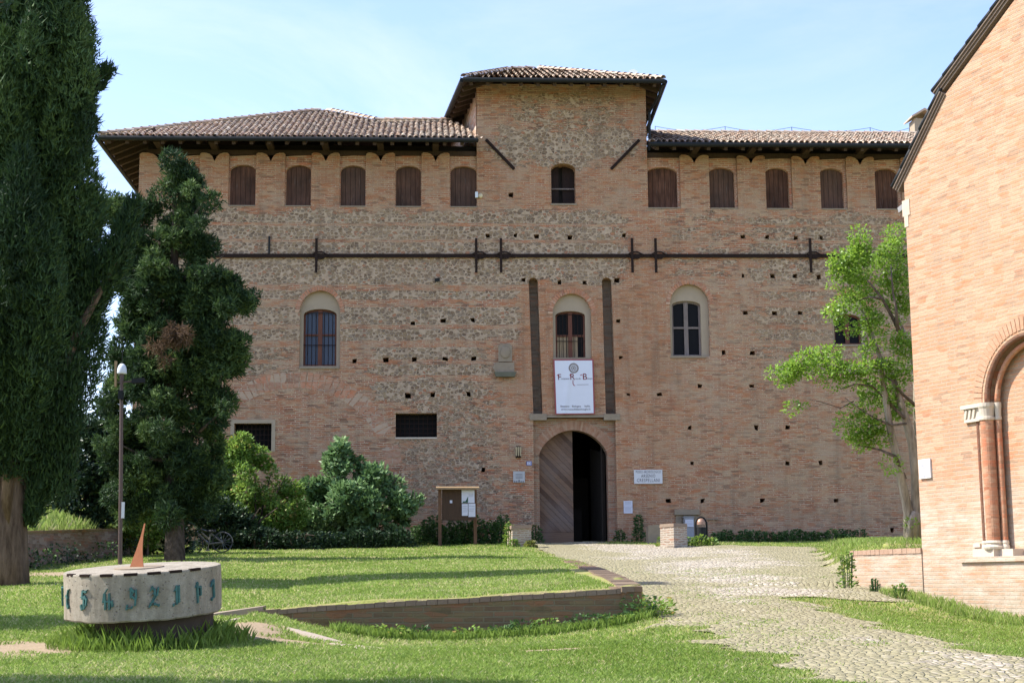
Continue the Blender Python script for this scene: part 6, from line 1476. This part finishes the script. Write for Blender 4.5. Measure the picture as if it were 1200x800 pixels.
for i in range(30):
    x = 372 + i * 7.6 + rnd.uniform(-3, 3); weed(x, 640, rnd.uniform(.65, 1.1) * (.6 if x < 480 else 1.0 if x < 592 else .6), .42, L_nettle if x > 480 else L_ivy, wl_, 230, 'weed', wg, (52.6 if x > 480 else 49.6) - .4 * (i % 2), .13)
for i in range(22):
    x = 838 + i * 8.0 + rnd.uniform(-3, 3); weed(x, 634, rnd.uniform(.25, .5), .35, L_nettle, wl_, 150, 'weed', wg, 53.4 - .4 * (i % 2), .10)
weed(749, 637, 1.0, .3, L_nettle, 'tall dark weed clump at the wall just right of the gate', 260, Yd=53.5, ln=.12); weed(727, 638, .45, .3, L_nettle, 'low dark weed at the right foot of the gate', 140, Yd=53.5)
weed(629, 640, .7, .3, L_nettle, 'dark weed between the left stub pillar and the gate', 180, Yd=53.2, ln=.12); weed(597, 643, .85, .28, L_bush, 'sunlit nettle at the left side of the left stub pillar', 230, Yd=49.0); weed(602, 644, .3, .22, L_bush, 'low sunlit nettle before the left stub pillar', 90, Yd=48.6); weed(622, 644, .25, .25, M_leaf('yellow green weed', [(0, (.16, .17, .05)), (1, (.28, .26, .09))]), 'yellowish weed at the right foot of the left stub pillar', 170, Yd=48.5)
for x, h, l in ((779, .35, 'dry grassy weed under the left corner of the right stub pillar'), (796, .3, 'low weed at the foot of the right stub pillar'), (808, .34, 'green weed between stub pillar and bin'), (822, .4, 'broad weed in front of the litter bin'), (833, .3, 'small weed just right of the litter bin')): weed(x, 642, h, .36, L_bush, l, 170, Yd=48.6)
weed(993, 676, .75, .22, L_bush, 'upright weed at the left end of the low chapel wall', 180, Yd=27.4, ln=.08); weed(1025, 681, .25, .12, L_nettle, 'tiny dark weed in the middle of the low chapel wall', 70, Yd=26.8, ln=.06); weed(1054, 684, .28, .22, L_bush, 'grassy tuft under the low chapel wall', 120, Yd=26.0, ln=.07)
for i in range(8):
    t = (i + .5) / 8; j = t * 3; k = min(int(j), 2); q = left_wall[k].lerp(left_wall[k + 1], j - k); d = Vector((.45, -.35, 0)); b = q + d
    weed(0, 0, rnd.uniform(.35, .75), .4, L_ivy if i % 2 else L_nettle, 'dark creeper growing at the foot of the low old wall', 210, 'weed', 'creepers along the old wall', None, .10) if False else None
    o = thing('weed_clump', (b.x, b.y, gz(b.x, b.y)), 'dark creeper growing at the foot of the low old wall', 'weed', 'creepers along the old wall')
    n = 150; a = nr.uniform(0, 6.28, n); rr = .45 * np.sqrt(nr.uniform(0, 1, n)); C = np.stack([b.x + rr * np.cos(a) - .2, b.y + rr * np.sin(a) + .15, o.location.z + nr.uniform(0, rnd.uniform(.2, .62), n)], 1); leaves('foliage', C, nr.normal(size=(n, 3)), .08, .05, L_ivy if i % 3 else L_nettle, o)
for i in range(12):
    f = .38 + .62 * i / 11; j = f * (len(wall_line) - 1); k = min(int(j), len(wall_line) - 2); A_, B_ = wall_line[k], wall_line[k + 1]; fr = j - k
    bx_, by_ = A_[0] + (B_[0] - A_[0]) * fr + rnd.uniform(-.1, .1), A_[1] + (B_[1] - A_[1]) * fr - rnd.uniform(.12, .3); hh = rnd.uniform(.10, .22) + (.12 if i > 9 else 0); n = 110
    o = thing('weed_clump', (bx_, by_, gz(bx_, by_)), 'low weeds at the foot of the curved brick retaining wall', 'weed', 'weeds along the curved wall')
    a_ = nr.uniform(0, 6.28, n); q = .26 * np.sqrt(nr.uniform(0, 1, n)); leaves('foliage', np.stack([bx_ + q * np.cos(a_), by_ + .6 * q * np.sin(a_), o.location.z + nr.uniform(0, 1, n) ** 1.3 * hh], 1), np.stack([np.cos(a_), np.sin(a_), nr.uniform(-.2, .9, n)], 1), .07, .035, L_nettle if i % 3 else L_bush, o)
for dx_, dy_, hh in ((.14, -.05, .26), (.22, .15, .2)):
    bx_, by_ = wall_line[-1][0] + dx_, wall_line[-1][1] + dy_; n = 170; o = thing('weed_clump', (bx_, by_, gz(bx_, by_)), 'taller weeds growing at the rounded right end of the retaining wall', 'weed', 'weeds at the wall end')
    a_ = nr.uniform(0, 6.28, n); q = .24 * np.sqrt(nr.uniform(0, 1, n)); leaves('foliage', np.stack([bx_ + q * np.cos(a_), by_ + q * np.sin(a_), o.location.z + nr.uniform(0, 1, n) * hh], 1), np.stack([np.cos(a_), np.sin(a_), nr.uniform(-.2, .9, n)], 1), .08, .03, L_bush, o)
# plants at the foot of the curved wall
ct = nr.uniform(.38, 1.02, 1500); 
wlx = np.array(wall_line); idx = ct * (len(wlx) - 1); i0 = np.clip(idx.astype(int), 0, len(wlx) - 2); ff = (idx - i0)[:, None]; Q0 = wlx[i0] * (1 - ff) + wlx[i0 + 1] * ff
# ---- the young tree beside the chapel
tb = on_y(1070, 636, 31.3); tb.z = gz(tb.x, tb.y); tY = tb.y
dec = thing('young_tree', tb, 'young many stemmed tree with fresh leaves beside the chapel corner', 'tree')
def tp3(x, y, d=0): return on_y(x, y, tY + d)
mb = MB()
stems = [([(1066, 645), (1064, 600), (1054, 552), (1043, 500), (1036, 455), (1031, 418), (1020, 385)], [.13, .10, .085, .075, .06, .045, .02], 0), ([(1074, 645), (1074, 605), (1074, 560), (1070, 520), (1058, 478), (1046, 440)], [.16, .125, .11, .10, .08, .05], .1), ([(1079, 640), (1079, 585), (1079, 540), (1075, 495), (1074, 450), (1066, 405), (1052, 372)], [.12, .10, .09, .08, .065, .05, .03], .5), ([(1066, 640), (1070, 612), (1074, 600)], [.14, .12, .1], -.1)]
for pts, rs, d in stems: mb.tube([tp3(x, y, d) for x, y in pts], rs, 10, True, lambda t, i: 1 + .08 * math.sin(3 * t + i))
mb.build('trunk', M_bark_pale, dec, smooth=True)
M_bark_br = bark('grey brown branch', (.09, .07, .055), (.2, .165, .13))
for pts, r0 in (([(1056, 392), (1046, 372), (1034, 350), (1022, 335), (1016, 328)], .045), ([(1052, 388), (1050, 362), (1046, 340), (1044, 310)], .04), ([(1034, 350), (1018, 348), (1000, 354)], .03), ([(1060, 560), (1050, 535), (1032, 527), (1005, 521)], .05), ([(1060, 490), (1040, 470), (1022, 452), (1002, 450), (985, 456)], .035), ([(1079, 480), (1058, 462), (1045, 446), (1030, 436)], .04), ([(1062, 496), (1045, 498), (1030, 492), (1012, 482), (990, 466)], .03), ([(1020, 385), (1014, 370), (1005, 358)], .02), ([(1000, 470), (985, 478), (960, 470), (948, 468)], .015)):
    mb = MB(); mb.tube([tp3(x, y, rnd.uniform(-.25, .25)) for x, y in pts], [r0 * (1 - .75 * i / (len(pts) - 1)) for i in range(len(pts))], 6); mb.build('branch', M_bark_br, dec, smooth=True)
cls = []
for outl, n, dd in (([(1005, 270), (1014, 285), (1016, 305), (1006, 320), (998, 300)], 14, 0), ([(982, 292), (992, 300), (1000, 330), (998, 358), (984, 352), (974, 330)], 18, 0), ([(1048, 266), (1060, 270), (1066, 330), (1068, 378), (1050, 372), (1038, 345), (1030, 320), (1032, 290)], 42, .2), ([(1000, 322), (1030, 318), (1040, 345), (1030, 362), (1006, 362), (994, 350)], 18, .4), ([(974, 352), (1004, 352), (1028, 366), (1026, 392), (1000, 392), (980, 376)], 9, 0), ([(972, 358), (985, 352), (988, 372), (976, 372)], 5, 0),
                    ([(1010, 366), (1034, 374), (1036, 400), (1018, 398)], 8, .3), ([(950, 408), (990, 398), (1024, 392), (1058, 388), (1070, 420), (1068, 446), (1036, 450), (1000, 452), (962, 450), (940, 448), (908, 440), (912, 428)], 62, 0), ([(904, 436), (940, 432), (945, 452), (914, 446)], 8, 0), ([(1004, 452), (1040, 450), (1050, 470), (1030, 478), (1008, 470)], 9, .2), ([(984, 490), (1004, 478), (1024, 482), (1038, 496), (1034, 514), (1010, 520), (992, 512)], 24, 0), ([(1040, 455), (1064, 450), (1068, 486), (1046, 492)], 9, .3), ([(990, 300), (1036, 290), (1040, 330), (1002, 330)], 10, .6)):
    cls += [(x, y, Yd + dd, 3) for x, y, Yd, _ in fill(outl, tY, n, .8, 0, len(cls) + 1)]
cls += [(1066, 612, tY - .2, 3), (1044, 545, tY - .2, 3), (940, 476, tY, 2), (928, 478, tY, 2)]
clump_tree(dec, 'crown', cls, tY, .25, 78, L_fresh, .07, .05, 'leaf', .8, .1, seed=21)
# overhanging twig of the near cypress at the top left corner
mb = None
lc = on_y(4, 2, 12.6); n = 90
C = np.array(lc) + nr.normal(size=(n, 3)) * np.array([.07, .1, .04]); leaves('twig_foliage', C, nr.normal(size=(n, 3)), .07, .03, L_cyp, c2)
mb = MB(); mb.tube([Vector((-8.9, 13.2, lc.z - 1.6)), Vector((-6.5, 12.8, lc.z - .35)), lc], [.07, .05, .01], 6); mb.build('limb', M_bark_cyp, c2)
# ------------------------------------------------------------------ grass blades
def grass_mat(name, stops):
    t = NT(name); a = t.n('Attribute', {'attribute_name': 'tone'}).outputs['Fac']; c = t.ramp(a, stops)
    b = t.n('BsdfPrincipled', Roughness=.55); t.set(b, 'Base Color', c); t.set(b, 'Specular IOR Level', .25)
    tr = t.n('BsdfTranslucent'); t.set(tr, 'Color', c); mx = t.n('MixShader', _0=.5, _1=b, _2=tr); t.t.links.new(mx.outputs[0], t.out.inputs[0]); return t.m
M_grass = grass_mat('grass blades', [(0, (.15, .24, .035)), (.45, (.235, .345, .07)), (.8, (.31, .415, .115)), (.93, (.41, .46, .16)), (1, (.58, .53, .31))])
def blades(name, x, y, h, w, tone, mat, lean=.95, parent=None):
    n = len(x); z = ground_z(x, y); a = nr.uniform(0, 2 * np.pi, n); b = nr.uniform(0, 2 * np.pi, n); l = h * lean * nr.uniform(.1, 1.3, n)
    sx, sy = np.cos(a) * w * .5, np.sin(a) * w * .5; zb = z - .01
    p0 = np.stack([x - sx, y - sy, zb], 1); p1 = np.stack([x + sx, y + sy, zb], 1)
    m0 = np.stack([x + sx * .8 + np.cos(b) * l * .35, y + sy * .8 + np.sin(b) * l * .35, z + h * .6], 1)
    tp_ = np.stack([x + np.cos(b) * l, y + np.sin(b) * l, z + h], 1)
    return fast_mesh(name, np.stack([p0, p1, m0, tp_], 1).reshape(-1, 3), 4, mat, parent, tone)
def lowfreq(x, y): return .5 + .25 * np.sin(x * .9 + y * .35 + 1) * np.sin(y * .7 - x * .3) + .17 * np.sin(x * 2.7 - y * 1.9) * np.sin(y * 3.1 + x) + .1 * np.sin(x * 6.1 + y * 2.) * np.sin(y * 5.3)
def scatter(n, y0, y1, hmin, hmax, w, keep_path=0.):
    y = nr.uniform(y0, y1, n); half = y * .345 + .4; x = y * math.tan(YAW) + nr.uniform(-1, 1, n) * half
    pm_ = path_mask(x, y); d = dirt_mask(x, y)
    keep = (pm_ < nr.uniform(-.25, .08 + keep_path, n)) & (d < nr.uniform(-.1, .5, n))
    wl = np.array(wall_line); fy = np.interp(x, wl[:, 0], wl[:, 1]); keep &= ~((y > fy - .04) & (y < fy + .36) & (x > wl[0, 0]) & (x < wl[-1, 0]))
    keep &= ~((x > wl[-1, 0] - .34) & (x < 3.25) & (y > wl[-1, 1]) & (y < 30))
    keep &= ((x - scn.x) ** 2 + (y - scn.y) ** 2 > .5)
    q = (np.stack([x, y, np.zeros(n)], 1) - np.array(CC)); keep &= ~((q @ np.array(cn) < .0) & (q @ np.array(wd) > lw1[0]) & (q @ np.array(cn) > -.36)); keep &= ~((q @ np.array(cn) < 0) & (q @ np.array(wd) > 0))
    x, y = x[keep], y[keep]; lf = lowfreq(x, y)
    h = nr.uniform(hmin, hmax, len(x)) * (.7 + .6 * lf)
    lf2 = lowfreq(x * .45 + 3, y * .5 + 1) ; t = np.clip(.42 * lf + .12 + .3 * lf2 * (lf2 > .4) + .2 * nr.normal(size=len(x)), 0, .96); dry = nr.uniform(0, 1, len(x)) < .05 + .10 * (lf > .62) + .16 * (lf2 > .68); t[dry] = nr.uniform(.94, 1, dry.sum())
    edge = np.clip(1 - np.abs(path_mask(x, y)) / .5, 0, 1); t = np.where(nr.uniform(0, 1, len(x)) < edge * .35, nr.uniform(.88, 1, len(x)), t)
    return x, y, h, np.full(len(x), w) * nr.uniform(.7, 1.3, len(x)), t
nr = np.random.default_rng(77)
parts = [scatter(230000, 12.2, 17, .015, .045, .008), scatter(210000, 17, 25, .015, .05, .011), scatter(170000, 25, 38, .02, .05, .018), scatter(120000, 38, 53.4, .025, .055, .03)]
# taller growth: round the sundial, at wall feet, on the bank and bed, and thin grass in the cobbles
def around(n, cx, cy, r0, r1, h0, h1, w):
    a = nr.uniform(0, 2 * np.pi, n); r_ = nr.uniform(r0, r1, n); x, y = cx + r_ * np.cos(a), cy + r_ * np.sin(a); return x, y, (h0 + (h1 - h0) * nr.uniform(0, 1, n) ** 2) * (1.2 - .6 * (r_ - r0) / (r1 - r0)), np.full(n, w), np.clip(nr.uniform(-.5, .6, n), 0, 1)
tall = [around(5200, scn.x + .1, scn.y, .6, 1.12, .04, .27, .005)]
n = 7200; t = nr.uniform(.25, 1.0, n); idx = t * (len(wlx) - 1); i0 = np.clip(idx.astype(int), 0, len(wlx) - 2); ff = (idx - i0)[:, None]; q = wlx[i0] * (1 - ff) + wlx[i0 + 1] * ff
tall.append((q[:, 0] + nr.normal(0, .05, n), q[:, 1] - nr.uniform(.05, .45, n), nr.uniform(.04, .15, n), np.full(n, .009), nr.uniform(0, .7, n)))
n = 6000; u = nr.uniform(-.5, 8, n); k = nr.uniform(.05, .6, n); p = np.array(CC) + np.array(wd) * u[:, None] + np.array(cn) * k[:, None]
tall.append((p[:, 0], p[:, 1], nr.uniform(.04, .17, n), np.full(n, .008), nr.uniform(.3, .98, n)))
n = 26000; y = nr.uniform(24, 53, n); x = np.interp(y, bed_line[:, 1], bed_line[:, 0]) + nr.uniform(.3, 6, n); tall.append((x, y, nr.uniform(.05, .16, n), np.full(n, .012), nr.uniform(.3, .95, n)))
n = 30000; y = nr.uniform(30, 50, n); x = np.interp(y, _lw[:, 1], _lw[:, 0]) - nr.uniform(.2, 7, n); tall.append((x, y, nr.uniform(.12, .35, n), np.full(n, .018), nr.uniform(.4, .99, n)))
n = 26000; y = nr.uniform(12.5, 34, n); l_, r_ = path_edges(y); x = l_ + (r_ - l_) * nr.uniform(0, 1, n); lf = lowfreq(x * 1.3 + 4, y * .8); kp_ = lf > nr.uniform(.45, .75, n); x, y = x[kp_], y[kp_]; n = len(x); parts.append((x, y, nr.uniform(.012, .035, n), np.full(n, .014), nr.uniform(.55, 1, n)))
x, y, h, w, t = [np.concatenate([p[i] for p in parts]) for i in range(5)]
# dry tops along the upper edge of the raised lawn
tag(blades('grass', x, y, h, w, t, M_grass), None, None, None, 'stuff')
x, y, h, w, t = [np.concatenate([p[i] for p in tall]) for i in range(5)]
tag(blades('tall_grass', x, y, h, w, t, M_grass, .5), None, None, None, 'stuff')
